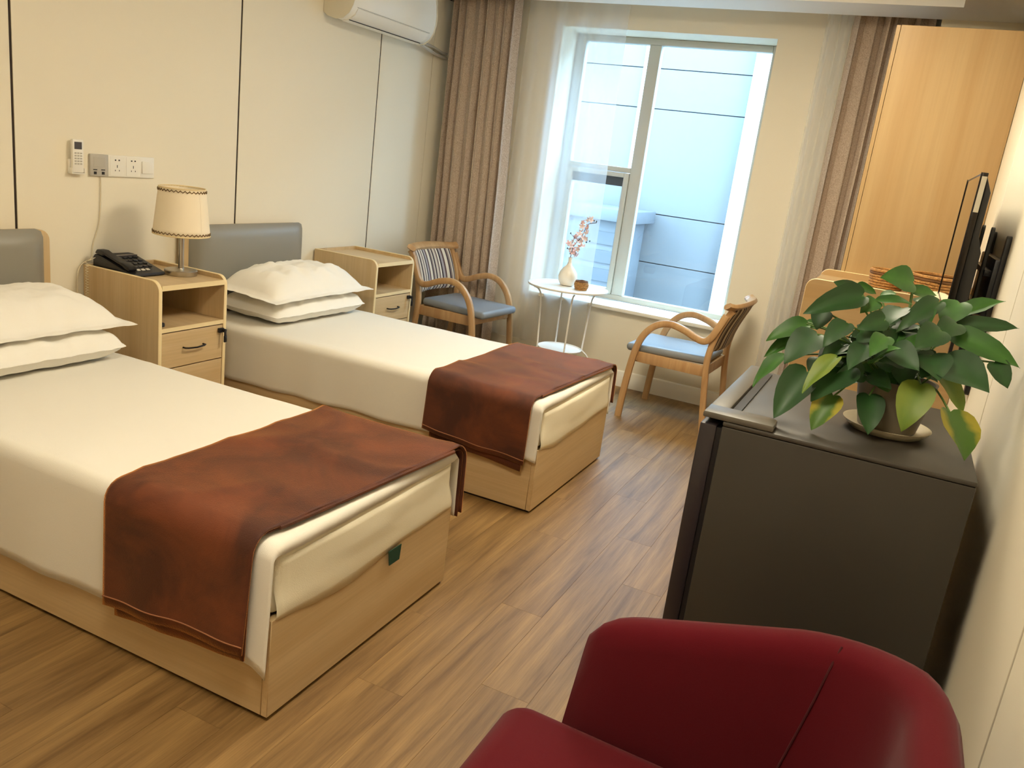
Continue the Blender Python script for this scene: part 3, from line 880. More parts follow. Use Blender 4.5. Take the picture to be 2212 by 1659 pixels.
for i in range(4):
    for j in range(4):
        x = .125 + i * .031; y = PY0 + .074 + j * .027
        c = copy_mesh(km, 'key', Vector((x, y, slope(x))) - wloc(ph), ph); c.rotation_euler = (0, -tilt, 0)
kp = km.copy(); kp.materials.clear(); kp.materials.append(M['key_pale'])
for j in range(3):
    x = .250; c = copy_mesh(kp, 'memory_key', Vector((x, PY0 + .064 + j * .025, slope(x))) - wloc(ph), ph); c.rotation_euler = (0, -tilt, 0)
obj('display', G().box((.098, PY0 + .062, slope(.11)), (.118, PY1 - .01, slope(.098) + .003)), 'screen_grey', ph)
cord = []
for k in range(140):
    t = k / 139; a = k * 1.15
    x = .055; y = -3.016; z = .80 - .30 * t
    cord.append((x + .006 * cos(a), y + .006 * sin(a) - .0, z))
obj('coiled_cord', G().tube([(.062, PY0 + .006, .815), (.055, -3.000, .80)] + cord, .0016, 5), 'cord', ph)
tag(obj('telephone_cable', G().tube(smooth_path([(.006, -2.905, 1.158), (.006, -2.905, 1.05), (.006, -2.915, .95), (.006, -2.945, .86), (.008, -2.955, .80), (.010, -3.012, .77), (.010, -3.030, .70), (.012, -3.028, .55), (.012, -3.02, .35)], 6), .0028, 6), 'cord'), 'thin cream cable hanging down the wall from the intercom plate', 'cable')

# ------------------------------------------------------------------ things on the bed-head wall
rm = thing('remote_control', 'white air conditioner remote in its holder on the wall', 'remote', (.012, -3.032, 1.165))
obj('holder', G().box((.001, -3.062, 1.165), (.012, -2.998, 1.225), .003).box((.012, -3.062, 1.165), (.030, -3.058, 1.19), .002).box((.012, -3.002, 1.165), (.030, -2.998, 1.19), .002).box((.012, -3.062, 1.165), (.030, -2.998, 1.170), .002), 'white_plastic', rm)
rb = obj('body', G().box((.0125, -3.057, 1.171), (.029, -3.004, 1.308), .005), 'white_plastic', rm)
obj('display', G().box((.0285, -3.049, 1.268), (.0297, -3.014, 1.298)), 'screen_grey', rb)
bt = obj('button', G().box((.0285, -.005, -.003), (.0302, .005, .003), .0008, 1), 'grey_plastic', rb)
bm_ = bt.data; bm_.transform(Matrix.Translation(wloc(rb))); bpy.data.objects.remove(bt)
for i in range(5):
    for j in range(3):
        copy_mesh(bm_, 'button', Vector((0, -3.044 + j * .013, 1.252 - i * .011)) - wloc(rb), rb)
ic = thing('intercom_plate', 'grey call-bell plate next to the white sockets', 'intercom', (.01, -2.916, 1.158))
obj('plate', G().box((.001, -2.961, 1.158), (.013, -2.871, 1.252), .003), 'grey_plastic', ic)
obj('speaker_grille', G().box((.0128, -2.945, 1.198), (.0142, -2.887, 1.240), .0006, 1), 'grey_plastic', ic)
for yy in (-2.937, -2.897):
    obj('jack', G().box((.0128, yy - .007, 1.166), (.0140, yy + .007, 1.178)).box((.0128, yy - .010, 1.184), (.0138, yy + .010, 1.188)), 'black', ic)
sk = thing('socket_plate', 'white wall plate with two power sockets and a switch', 'socket', (.01, -2.743, 1.158))
obj('plate', G().box((.001, -2.869, 1.158), (.011, -2.618, 1.252), .003), 'white_plastic', sk)
for yy in (-2.823, -2.737):
    s = obj('socket', G().box((.0108, yy - .038, 1.163), (.0125, yy + .038, 1.247), .001, 1), 'white_plastic', sk)
    obj('slot', G().box((.0122, yy - .013, 1.228), (.0131, yy - .006, 1.234)).box((.0122, yy + .006, 1.228), (.0131, yy + .013, 1.234))
        .box((.0122, yy - .0015, 1.198), (.0131, yy + .0015, 1.210)).box((.0122, yy - .012, 1.183), (.0131, yy - .009, 1.189)).box((.0122, yy + .009, 1.183), (.0131, yy + .012, 1.189)), 'black', s)
obj('switch', G().box((.0108, -2.690, 1.178), (.017, -2.626, 1.232), .002), 'white_plastic', sk)

# ------------------------------------------------------------------ bentwood armchairs (front faces +x locally)
def make_chair():
    c = thing('armchair', 'x', 'chair', (0, 0, 0), 'bentwood armchairs by the window')
    for s in (-1, 1):
        y = s * .262
        arm = smooth_path([(.245, y, 0), (.232, y, .20), (.208, y, .40), (.172, y, .52), (.105, y, .600), (.02, y, .628), (-.07, y, .612), (-.155, y, .578), (-.205, y, .572), (-.240, y, .605), (-.272, y, .675), (-.300, y * .985, .742)], 5)
        obj('arm_and_front_leg', G().tube(arm, 0, 12, flat=(.0165, .021), up=(0, 1, 0)), 'beech', c)
        back = smooth_path([(-.285, y * .93, 0), (-.262, y * .93, .18), (-.238, y * .93, .40), (-.238, y * .93, .50), (-.262, y * .93, .62), (-.310, y * .94, .74), (-.332, y * .95, .775)], 5)
        obj('rear_leg', G().tube(back, 0, 12, flat=(.0155, .019), up=(0, 1, 0)), 'beech', c)
    rail = smooth_path([(-.300, -.285, .800), (-.325, -.25, .792), (-.350, -.16, .795), (-.362, 0, .798), (-.350, .16, .795), (-.325, .25, .792), (-.300, .285, .800)], 6)
    obj('top_rail', G().tube(rail, 0, 12, flat=(.016, .030), up=(.6, 0, 1)), 'beech', c)
    for s in (-1, 1):
        obj('side_apron', G().box((-.225, s * .225 - .012, .355), (.20, s * .225 + .012, .420), .003), 'beech', c)
    obj('front_apron', G().box((.185, -.25, .365), (.207, .25, .420), .003), 'beech', c)
    obj('rear_apron', G().box((-.236, -.225, .355), (-.214, .225, .420), .003), 'beech', c)
    # seat cushion
    t = bmesh.new(); bmesh.ops.create_cube(t, size=1)
    for v in t.verts: v.co = Vector((.025 + v.co.x * .50, v.co.y * (.465 if v.co.x > 0 else .43), .446 + v.co.z * .05))
    bmesh.ops.bevel(t, geom=t.edges[:], offset=.022, segments=4, profile=.5, affect='EDGES')
    g = G(); g.join(t)
    for v in g.bm.verts:
        if v.co.z > .46: v.co.z += .010 * (1 - (v.co.y / .24) ** 2) * (1 - ((v.co.x - .02) / .26) ** 2)
        if v.co.x > .2: v.co.z -= .010
    obj('seat', g, 'seat', c, 60)
    # striped back cushion, curved in plan
    def pad(sign):
        rows = []
        for i in range(15):
            v = i / 14; r = []
            for j in range(21):
                u = -1 + 2 * j / 20
                f = max(0, (1 - abs(u) ** 6)) ** .5 * max(0, (1 - abs(2 * v - 1) ** 6)) ** .5
                z = .505 + .29 * v
                xb = -.235 - .035 * (1 - u * u) - .10 * v ** 1.6
                r.append(Vector((xb + sign * .020 * f, u * (.212 + .012 * v), z)))
            rows.append(r)
        return rows
    g = G(); g.grid(pad(1)); g.grid([r[::-1] for r in pad(-1)])
    bmesh.ops.remove_doubles(g.bm, verts=g.bm.verts[:], dist=.0005)
    bmesh.ops.recalc_face_normals(g.bm, faces=g.bm.faces[:])
    obj('back_cushion', g, 'stripes', c, 70)
    return c
ch1 = make_chair()
ch2 = copy_tree(ch1)
ch1.location = (.615, -.485, 0); ch1.rotation_euler = (0, 0, radians(-3))
ch1['label'] = 'wooden armchair with striped back and blue-grey seat, beside the left drape'
ch2.location = (2.125, -.445, 0); ch2.rotation_euler = (0, 0, radians(178))
ch2['label'] = 'wooden armchair with striped back seen from its side, below the window near the fridge'

# ------------------------------------------------------------------ round side table and what stands on it
TX, TY, TZ = 1.313, -.41, .694
tb = thing('side_table', 'small round white metal side table under the window', 'table', (TX, TY, 0))
obj('table_top', G().lathe([(.255, -.014), (.264, -.012), (.267, -.006), (.266, -.001), (.262, .0005), (.250, 0)], (TX, TY, TZ), 64), 'white_metal', tb)
obj('lower_tray', G().lathe([(.135, -.004), (.147, -.002), (.150, .008), (.146, .010), (.141, .002), (.130, .0)], (TX, TY, .268), 48), 'white_metal', tb)
for k in range(4):
    a = radians(33 + 90 * k); C_, S_ = cos(a), sin(a)
    p = [(.225, .669), (.20, .660), (.178, .630), (.170, .58), (.162, .45), (.154, .28), (.160, .262), (.19, .235), (.215, .19), (.228, .10), (.232, .0)]
    obj('leg', G().tube(smooth_path([(TX + r * C_, TY + r * S_, z) for r, z in p], 4), .0055, 8), 'white_metal', tb)
VX, VY = 1.301, -.41
tag(obj('vase', G().lathe([(.030, .0), (.045, .004), (.060, .030), (.064, .055), (.058, .085), (.038, .115), (.018, .135), (.012, .155), (.0115, .178), (.014, .186), (.010, .186), (.009, .160)], (VX, VY, TZ + .001), 40, True), 'vase'), 'white bottle-shaped ceramic vase on the round table', 'vase')
fb = thing('blossom_branch', 'branch of pale pink blossoms standing in the white vase', 'flowers', (VX, VY, TZ + .19))
BLOSSOMS = [(1.364,-0.313,1.126), (1.346,-0.313,1.120), (1.329,-0.367,1.104), (1.332,-0.365,1.079), (1.313,-0.320,1.043), (1.281,-0.326,1.005), (1.272,-0.330,0.971), (1.269,-0.352,0.945), (1.244,-0.334,0.955), (1.303,-0.334,0.986), (1.328,-0.335,0.983), (1.335,-0.360,0.952), (1.348,-0.344,0.954), (1.317,-0.346,0.930), (1.278,-0.327,0.927), (1.293,-0.310,0.891), (1.307,-0.313,0.886), (1.282,-0.337,0.902), (1.360,-0.343,1.003), (1.365,-0.354,1.044), (1.371,-0.368,1.078), (1.322,-0.368,1.027), (1.339,-0.342,1.007), (1.298,-0.351,0.961), (1.267,-0.347,0.922)]
BUDS = [(1.392,-0.324,1.123), (1.413,-0.339,1.121), (1.249,-0.338,1.022), (1.246,-0.351,0.925), (1.373,-0.359,0.984), (1.390,-0.347,0.993), (1.272,-0.355,0.894)]
BRANCH = [(1.271,-0.340,0.863), (1.281,-0.340,0.939), (1.310,-0.340,0.984), (1.332,-0.340,1.020), (1.353,-0.340,1.085), (1.374,-0.340,1.103), (1.415,-0.340,1.114)]
TWIG = [(1.310,-0.340,0.984), (1.280,-0.340,0.998), (1.251,-0.340,1.019)]

SH = Vector((.028, -.07, .011))
BLOSSOMS, BUDS, BRANCH, TWIG = [[tuple(Vector(p) + SH) for p in q] for q in (BLOSSOMS, BUDS, BRANCH, TWIG)]
obj('stem', G().tube(smooth_path([(VX, VY, TZ + .19)] + BRANCH, 4), .0022, 6), 'twig', fb)
obj('twig', G().tube(smooth_path(TWIG, 4), .0014, 5), 'twig', fb)
def blossom(mat):
    g = G()
    for k in range(5):
        a = 2 * pi * k / 5; d = Vector((cos(a), sin(a), 0)); e = Vector((-sin(a), cos(a), 0))
        rows = []
        for i in range(4):
            t = i / 3; w = [.15, .5, .46, .12][i] * .011
            rows.append([d * (.018 * t) + e * (w * q) + Vector((0, 0, .006 * t * t + .002 * (1 - q * q))) for q in (-1, 0, 1)])
        g.grid(rows)
    g.lathe([(.003, 0), (.0028, .004), (.001, .006)], (0, 0, 0), 6)
    me = bpy.data.meshes.new('blossom'); g.bm.to_mesh(me); g.bm.free(); me.materials.append(M[mat])
    for p in me.polygons: p.use_smooth = True
    return me
bls = [blossom('petal'), blossom('petal'), blossom('petal2')]
rnd = random.Random(5)
for i, p in enumerate(BLOSSOMS):
    c = copy_mesh(bls[i % 3], 'blossom', Vector(p) - wloc(fb), fb)
    c.rotation_euler = (rnd.uniform(.6, 1.7), rnd.uniform(-.5, .5), rnd.uniform(-.8, 1.2)); c.scale = [rnd.uniform(1.05, 1.4)] * 3
g = G().lathe([(.0005, -.006), (.004, -.003), (.0045, .001), (.0005, .007)], (0, 0, 0), 8)
b0 = obj('bud', g, 'bud', fb); bme = b0.data; bme.transform(Matrix.Translation(wloc(fb))); bpy.data.objects.remove(b0)
for p in BUDS: copy_mesh(bme, 'bud', Vector(p) - wloc(fb), fb)
def woven_bowl(name, lab, cat, c, R, H, nr, group=None, lid=False):
    t = thing(name, lab, cat, c, group)
    for k in range(nr):
        q = (k + .5) / nr
        r = R * (.55 + .45 * sin(pi * (.14 + .70 * q)))
        z = c[2] + H * q
        pts = [(c[0] + r * (1 + .015 * sin(a * 17 + k)) * cos(a), c[1] + r * (1 + .015 * sin(a * 17 + k)) * sin(a), z + .02 * H * sin(a * 5 + k)) for a in [2 * pi * i / 40 for i in range(40)]]
        obj('coil', G().tube(pts, H / nr * .62, 6, True), 'rattan' if k < nr - 1 else 'rattan_dark', t)
    obj('bottom', G().lathe([(R * .62, .001), (R * .66, .006), (R * .2, .007)], c, 24), 'rattan', t)
    return t
woven_bowl('woven_pot', 'tiny brown woven pot on the round white table', 'pot', (1.428, -.48, TZ + .001), .043, .058, 6)

# ------------------------------------------------------------------ wardrobe, chest, baskets
wd = thing('wardrobe', 'tall amber wood wardrobe beside the drape', 'wardrobe', (3.26, -.66, 0))
WX0, WX1, WY0, WY1, WZ = 2.982, W - .002, -1.05, -.215, 2.272
obj('side_panel', G().box((WX0 + .02, WY0, 0), (WX1, WY0 + .018, WZ), .001, 1), 'amber_z', wd)
obj('side_panel', G().box((WX0 + .02, WY1 - .018, 0), (WX1, WY1, WZ), .001, 1), 'amber_z', wd)
obj('top_board', G().box((WX0 + .02, WY0 + .018, WZ - .018), (WX1, WY1 - .018, WZ)), 'amber_x', wd)
obj('back_panel', G().box((WX1 - .008, WY0 + .018, .05), (WX1, WY1 - .018, WZ - .018)), 'amber_z', wd)
obj('bottom_board', G().box((WX0 + .02, WY0 + .018, 0), (WX1 - .008, WY1 - .018, .06)), 'amber_x', wd)
for a, b, hy in ((WY0 + .001, -.634, -.66), (-.630, WY1 - .001, -.605)):
    d = obj('door', G().box((WX0, a, .062), (WX0 + .018, b, WZ - .001), .001, 1), 'amber_z', wd)
    obj('handle', G().tube([(WX0, hy, .80), (WX0 - .025, hy, .80), (WX0 - .025, hy, .94), (WX0, hy, .94)], .005, 8), 'dark_metal', d)

cs = thing('chest_of_drawers', 'amber wood chest with rounded raised sides, in front of the wardrobe', 'chest', (3.22, -1.38, 0))
CX0, CX1, CY0, CY1, CZ = 2.895, W - .002, -1.70, -1.052, 1.122
side = rrect(CX0, CX1, 0, CZ, .045, 6, (0, 0, 1, 1))
side = rrect(CX0, CX1, 0, CZ, .04, 6, (0, 0, 0, 1))
for a, b in ((CY0, CY0 + .018), (CY1 - .018, CY1)):
    s = obj('side_panel', G().prism(side, 'y', a, b, .001, 1), 'amber_x', cs)
    out = [(CX0 + .0005, 0)] + [p for p in side if p[0] < CX0 + .05 and p[1] > .5][::-1] + [(CX1 - .01, CZ - .0005)]
    obj('edge_band', G().tube([(p[0], (a + b) / 2, p[1]) for p in out], 0, 8, flat=(.0092, .0016), up=(0, 1, 0)), 'edge', s)
obj('top_board', G().box((CX0 + .004, CY0 + .018, 1.072), (CX1, CY1 - .018, 1.092)), 'amber_x', cs)
obj('back_panel', G().box((CX1 - .01, CY0 + .018, .02), (CX1, CY1 - .018, 1.072)), 'amber_z', cs)
for k in range(4):
    z0 = .06 + k * .253
    d = obj('drawer', G().box((CX0 + .002, CY0 + .021, z0), (CX0 + .020, CY1 - .021, z0 + .248), .001, 1).box((CX0 + .02, CY0 + .03, z0 + .02), (CX1 - .03, CY1 - .03, z0 + .2)), 'amber_x', cs)
    yc = (CY0 + CY1) / 2
    obj('handle', G().tube([(CX0 + .002, yc - .06, z0 + .13), (CX0 - .018, yc - .06, z0 + .13), (CX0 - .018, yc + .06, z0 + .13), (CX0 + .002, yc + .06, z0 + .13)], .0045, 8), 'dark_metal', d)
def oval_basket(lab, cx, cy, rx, ry, z0, h, n):
    t = thing('rattan_basket', lab, 'basket', (cx, cy, z0), 'rattan baskets on the chest')
    for k in range(n):
        q = (k + .5) / n; f = .9 + .1 * q
        pts = [(cx + rx * f * cos(a) * (1 + .008 * sin(a * 30 + k * pi)), cy + ry * f * sin(a) * (1 + .008 * sin(a * 30 + k * pi)), z0 + h * q) for a in [2 * pi * i / 60 for i in range(60)]]
        obj('coil', G().tube(pts, h / n * .58, 6, True), 'rattan_dark' if k == n - 2 else 'rattan', t)
    obj('bottom', G().prism([(cx + rx * .88 * cos(2 * pi * i / 32), cy + ry * .88 * sin(2 * pi * i / 32)) for i in range(32)], 'z', z0 + .001, z0 + .007), 'rattan', t)
    return t
oval_basket('woven rattan basket on the chest, close to the wardrobe corner', 3.20, -1.25, .075, .085, 1.093, .085, 7)
oval_basket('larger round rattan basket on the chest, under the television', 3.41, -1.33, .115, .14, 1.093, .10, 8)
tag(obj('cream_dish', G().lathe([(.02, .0), (.05, .004), (.065, .02), (.055, .035), (.03, .046), (.002, .050)], (3.415, -1.575, 1.093), 32), 'ceramic_cover'), 'cream rounded dish cover on the chest, by the rattan baskets', 'dish')

# ------------------------------------------------------------------ television
tv = thing('television', 'black flat television on a wall arm, seen edge on', 'television', (3.45, -2.0, 1.14))
TY0, TY1, TZ0, TZ1 = -2.42, -1.60, 1.135, 1.605
obj('screen', G().box((3.4125, TY0 + .008, TZ0 + .012), (3.4145, TY1 - .008, TZ1 - .008)), 'blackgloss', tv)
obj('bezel', G().box((3.413, TY0, TZ0), (3.431, TY1, TZ1), .002), 'dark_metal', tv)
obj('back_shell', G().prism([(3.431, TZ0 + .02), (3.431, TZ1 - .012), (3.452, TZ1 - .06), (3.452, TZ1 - .20), (3.470, TZ1 - .25), (3.470, TZ0 + .06), (3.455, TZ0 + .02)], 'y', TY0 + .012, TY1 - .012, .004), 'black', tv)
obj('screen_border', G().box((3.4095, TY1 - .008, TZ0), (3.4125, TY1, TZ1)).box((3.4095, TY0, TZ0), (3.4125, TY0 + .006, TZ1)), 'dark_metal', tv)
obj('sticker', G().box((3.4145, TY0 - .0012, TZ1 - .125), (3.4295, TY0 - .0002, TZ1 - .012)), 'nearwhite', tv)
mtv = thing('television_mount', 'black wall bracket behind the television', 'bracket', (3.52, -2.05, .86))
for yy in (-2.28, -1.85):
    obj('upright', G().prism(rrect(yy - .018, yy + .018, .90, 1.44, .017, 5), 'x', 3.490, 3.502, .002), 'black', mtv)
obj('wall_plate', G().box((3.520, -2.36, 1.10), (W - .001, -1.75, 1.34), .004), 'black', mtv)
for yy in (-2.36, -1.80):
    obj('wall_upright', G().prism(rrect(yy - .02, yy + .02, .88, 1.42, .018, 5), 'x', 3.534, W - .0005, .002), 'black', mtv)
for z in (1.15, 1.28):
    obj('hook_bar', G().box((3.500, -2.32, z), (3.522, -1.80, z + .02), .002), 'black', mtv)

# ------------------------------------------------------------------ refrigerator
FX0, FX1, FY_0, FY_1, FZ = 2.905, 3.490, -3.628, -2.975, .940
fr = thing('refrigerator', 'dark olive-grey refrigerator with a potted plant on it', 'refrigerator', (3.2, -3.3, 0))
obj('body', G().box((FX0 + .052, FY_0, .04), (FX1, FY_1, FZ - .012), .004), 'fridge', fr)
obj('top_panel', G().box((FX0 + .052, FY_0 - .001, FZ - .0115), (FX1 + .001, FY_1 + .001, FZ), .004), 'fridge_top', fr)
obj('dark_strip', G().box((FX0 + .040, FY_0 + .008, .08), (FX0 + .052, FY_1 - .008, FZ - .02)), 'black', fr)  # door gasket
for z0, z1 in ((.07, .30), (.308, FZ - .014)):
    d = obj('door', G().box((FX0, FY_0 + .002, z0), (FX0 + .040, FY_1 - .002, z1), .005), 'fridge_door', fr)
    obj('grip', G().box((FX0 - .001, FY_1 - .06, z0 + .08), (FX0 + .012, FY_1 - .04, z1 - .08), .004), 'black', d)
cv = obj('hinge_cover', G().prism(rrect(FX0 + .004, FX0 + .165, FY_0 - .0005, FY_0 + .075, .02, 5, (0, 0, 1, 0)), 'z', FZ + .0005, FZ + .016, .004), 'fridge_cover', fr)
obj('front_strip', G().box((FX0 + .002, FY_0 + .07, FZ - .013), (FX0 + .050, FY_1, FZ + .012), .004), 'fridge_cover', fr)
obj('vent_slot', G().box((FX0 + .052, FY_0 + .085, FZ + .0002), (FX0 + .072, FY_1 - .04, FZ + .004)), 'black', fr)
for xx in (FX0 + .09, FX1 - .06):
    for yy in (FY_0 + .05, FY_1 - .05):
        obj('foot', G().lathe([(.02, 0), (.02, .03), (.012, .041)], (xx, yy, 0), 16), 'black', fr)

# ------------------------------------------------------------------ pothos in a pot
PX, PY = 3.300, -3.375
pl = thing('potted_pothos', 'bushy green pothos plant in a grey pot on the refrigerator', 'plant', (PX, PY, FZ + .0005))
obj('saucer', G().lathe([(.070, .0), (.082, .003), (.098, .018), (.101, .022), (.096, .022), (.078, .008), (.02, .006)], (PX, PY, FZ + .001), 40), 'saucer', pl)
pt = obj('pot', G().lathe([(.060, .008), (.066, .012), (.082, .085), (.088, .125), (.090, .135), (.084, .135), (.080, .115), (.02, .110)], (PX, PY, FZ + .001), 40), 'pot', pl)
obj('soil', G().lathe([(.079, .112), (.05, .117), (.002, .12)], (PX, PY, FZ + .001), 24), 'soil', pl)
LEAVES = [(3.281,-3.300,1.297,3.211,-3.340,1.304,0.062,1), (3.162,-3.360,1.249,3.117,-3.400,1.280,0.042,0), (3.179,-3.380,1.252,3.065,-3.460,1.201,0.055,0),
 (3.160,-3.260,1.264,3.209,-3.240,1.251,0.022,1), (3.217,-3.220,1.246,3.251,-3.240,1.261,0.024,1), (3.286,-3.280,1.272,3.342,-3.250,1.274,0.032,1),
 (3.389,-3.320,1.270,3.366,-3.360,1.213,0.060,1), (3.343,-3.380,1.269,3.271,-3.460,1.203,0.041,0), (3.400,-3.300,1.238,3.485,-3.260,1.290,0.041,1),
 (3.402,-3.340,1.218,3.522,-3.320,1.239,0.035,0), (3.391,-3.400,1.205,3.534,-3.420,1.167,0.048,1), (3.376,-3.460,1.146,3.476,-3.520,1.116,0.087,0),
 (3.480,-3.420,1.162,3.519,-3.440,1.115,0.041,0), (3.068,-3.360,1.160,2.985,-3.400,1.112,0.042,1), (3.064,-3.340,1.136,2.986,-3.380,1.062,0.034,1),
 (3.037,-3.400,1.076,2.978,-3.440,0.996,0.042,1), (3.104,-3.440,1.151,3.047,-3.500,1.085,0.067,0), (3.103,-3.480,1.064,3.058,-3.560,0.960,0.067,0),
 (3.161,-3.500,1.116,3.105,-3.560,1.035,0.039,2), (3.195,-3.480,1.097,3.125,-3.540,1.020,0.073,0), (3.173,-3.500,1.026,3.144,-3.550,0.949,0.053,3),
 (3.247,-3.460,1.037,3.266,-3.520,0.962,0.054,0), (3.345,-3.480,1.091,3.329,-3.540,0.993,0.063,2), (3.415,-3.500,1.047,3.466,-3.560,0.966,0.096,3),
 (3.387,-3.460,1.113,3.446,-3.480,1.046,0.044,2), (3.251,-3.500,1.185,3.229,-3.560,1.150,0.039,1), (3.240,-3.520,1.126,3.282,-3.570,1.179,0.039,1),
 (3.272,-3.500,1.165,3.331,-3.550,1.135,0.049,0), (3.163,-3.460,1.193,3.127,-3.520,1.144,0.043,0), (3.240,-3.460,1.216,3.189,-3.500,1.192,0.040,0),
 (3.212,-3.360,1.245,3.185,-3.400,1.217,0.035,1), (3.269,-3.400,1.243,3.238,-3.460,1.203,0.048,0), (3.325,-3.400,1.244,3.329,-3.440,1.210,0.038,1),
 (3.358,-3.460,1.215,3.314,-3.520,1.177,0.053,0), (3.389,-3.400,1.230,3.353,-3.460,1.199,0.048,0), (3.214,-3.340,1.240,3.290,-3.380,1.257,0.025,1),
 (3.300,-3.260,1.250,3.327,-3.220,1.264,0.022,1), (3.063,-3.300,1.156,3.095,-3.300,1.144,0.025,1), (3.351,-3.480,1.159,3.376,-3.530,1.119,0.063,0),
 (3.221,-3.480,1.156,3.190,-3.540,1.106,0.049,0), (3.162,-3.440,1.137,3.126,-3.500,1.094,0.057,0), (3.303,-3.440,1.117,3.316,-3.480,1.074,0.044,0),
 (3.334,-3.440,1.161,3.341,-3.460,1.123,0.047,0), (3.201,-3.400,1.191,3.236,-3.440,1.159,0.044,0), (3.103,-3.380,1.202,3.096,-3.400,1.157,0.041,0),
 (3.253,-3.464,1.128,3.278,-3.494,1.107,0.032,0), (3.266,-3.414,1.204,3.317,-3.444,1.202,0.036,0), (3.252,-3.418,1.065,3.299,-3.448,1.099,0.039,0),
 (3.219,-3.269,1.051,3.173,-3.299,1.014,0.042,0), (3.195,-3.459,1.179,3.248,-3.489,1.185,0.046,0), (3.311,-3.296,1.132,3.280,-3.326,1.102,0.035,1),
 (3.170,-3.285,1.131,3.224,-3.315,1.140,0.032,0), (3.112,-3.312,1.074,3.121,-3.342,1.032,0.039,0), (3.361,-3.436,1.138,3.343,-3.466,1.104,0.038,0),
 (3.206,-3.310,1.136,3.257,-3.340,1.114,0.044,0), (3.346,-3.394,1.106,3.381,-3.424,1.097,0.027,0), (3.215,-3.248,1.186,3.258,-3.278,1.215,0.044,1),
 (3.312,-3.332,1.195,3.289,-3.362,1.168,0.040,0), (3.299,-3.478,1.128,3.251,-3.508,1.134,0.030,0), (3.178,-3.375,1.065,3.123,-3.405,1.078,0.038,0),
 (3.268,-3.247,1.107,3.226,-3.277,1.074,0.047,1), (3.183,-3.410,1.144,3.237,-3.440,1.176,0.055,0), (3.190,-3.379,1.116,3.214,-3.409,1.094,0.030,1),
 (3.277,-3.422,1.190,3.316,-3.452,1.215,0.032,0), (3.198,-3.405,1.109,3.248,-3.435,1.088,0.040,1), (3.336,-3.470,1.180,3.282,-3.500,1.170,0.041,1),
 (3.290,-3.399,1.076,3.227,-3.429,1.070,0.051,0), (3.270,-3.416,1.192,3.246,-3.446,1.154,0.051,1), (3.362,-3.469,1.139,3.307,-3.499,1.145,0.049,0),
 (3.244,-3.315,1.159,3.182,-3.345,1.144,0.048,1), (3.225,-3.259,1.188,3.269,-3.289,1.187,0.028,0), (3.343,-3.348,1.103,3.291,-3.378,1.075,0.056,0),
 (3.310,-3.292,1.082,3.258,-3.322,1.062,0.051,1), (3.264,-3.272,1.118,3.253,-3.302,1.079,0.045,0), (3.274,-3.409,1.139,3.213,-3.439,1.129,0.045,0),
 (3.329,-3.405,1.128,3.364,-3.435,1.100,0.041,1), (3.286,-3.288,1.164,3.345,-3.318,1.190,0.048,1), (3.152,-3.254,1.058,3.178,-3.284,1.021,0.049,1),
 (3.150,-3.438,1.089,3.214,-3.468,1.100,0.040,1), (3.276,-3.440,1.175,3.235,-3.470,1.182,0.033,0), (3.161,-3.462,1.142,3.128,-3.492,1.112,0.035,0),
 (3.183,-3.318,1.055,3.125,-3.348,1.066,0.047,0), (3.110,-3.255,1.106,3.059,-3.285,1.080,0.045,1), (3.177,-3.393,1.152,3.238,-3.423,1.165,0.048,0),
 (3.160,-3.412,1.096,3.131,-3.442,1.059,0.050,0), (3.178,-3.383,1.138,3.165,-3.413,1.108,0.040,0), (3.218,-3.335,1.081,3.282,-3.365,1.089,0.049,0),
 (3.268,-3.340,1.197,3.222,-3.370,1.202,0.036,0), (3.237,-3.318,1.200,3.294,-3.348,1.216,0.049,0), (3.298,-3.362,1.191,3.251,-3.392,1.184,0.033,0),
 (3.263,-3.264,1.077,3.241,-3.294,1.028,0.050,1), (3.307,-3.420,1.160,3.329,-3.450,1.128,0.048,1), (3.198,-3.330,1.171,3.243,-3.360,1.141,0.043,0),
 (3.115,-3.289,1.069,3.097,-3.319,1.032,0.047,0), (3.147,-3.464,1.119,3.164,-3.494,1.084,0.048,0), (3.221,-3.317,1.042,3.284,-3.347,1.054,0.049,0),
 (3.306,-3.252,1.122,3.269,-3.282,1.097,0.032,0), (3.375,-3.312,1.120,3.427,-3.342,1.105,0.054,1), (3.359,-3.313,1.168,3.322,-3.343,1.137,0.047,0),
 (3.203,-3.464,1.137,3.154,-3.494,1.124,0.034,0), (3.154,-3.439,1.128,3.199,-3.469,1.114,0.032,0), (3.240,-3.459,1.085,3.289,-3.489,1.070,0.038,0),
 (3.267,-3.436,1.093,3.284,-3.466,1.056,0.050,1), (3.226,-3.366,1.103,3.230,-3.396,1.071,0.042,0), (3.224,-3.471,1.087,3.169,-3.501,1.082,0.043,0)]

def leaf_mesh(bend, fold, mat, seed):
    """unit heart-shaped leaf: base at 0, tip at x=1, half width .5"""
    prof = [(-.06, .20), (.0, .36), (.10, .47), (.24, .50), (.40, .475), (.58, .39), (.76, .26), (.90, .12), (1.0, .004)]
    rows = []
    for x, w in prof:
        r = []
        for q in (-1, -.5, 0, .5, 1):
            yy = w * q; aq = abs(q)
            xx = x if aq > .1 else max(x, .0)
            z = bend * (x * x - x) * -1 + fold * aq * w + .03 * aq * sin(x * 9 + seed + q)
            z -= bend * .9 * x * x * .5
            r.append(Vector((xx, yy, z)))
        rows.append(r)
    g = G().grid(rows)
    me = bpy.data.meshes.new('leaf'); g.bm.to_mesh(me); g.bm.free(); me.materials.append(mat)
    for p in me.polygons: p.use_smooth = True
    return me
LMESH = [[leaf_mesh(b, f, mt, s) for (b, f, s) in ((.22, .22, 0), (.32, .14, 1), (.14, .34, 2))] for mt in LM]
rnd = random.Random(9)
camv = Vector((3.246, -5.525, 1.47))
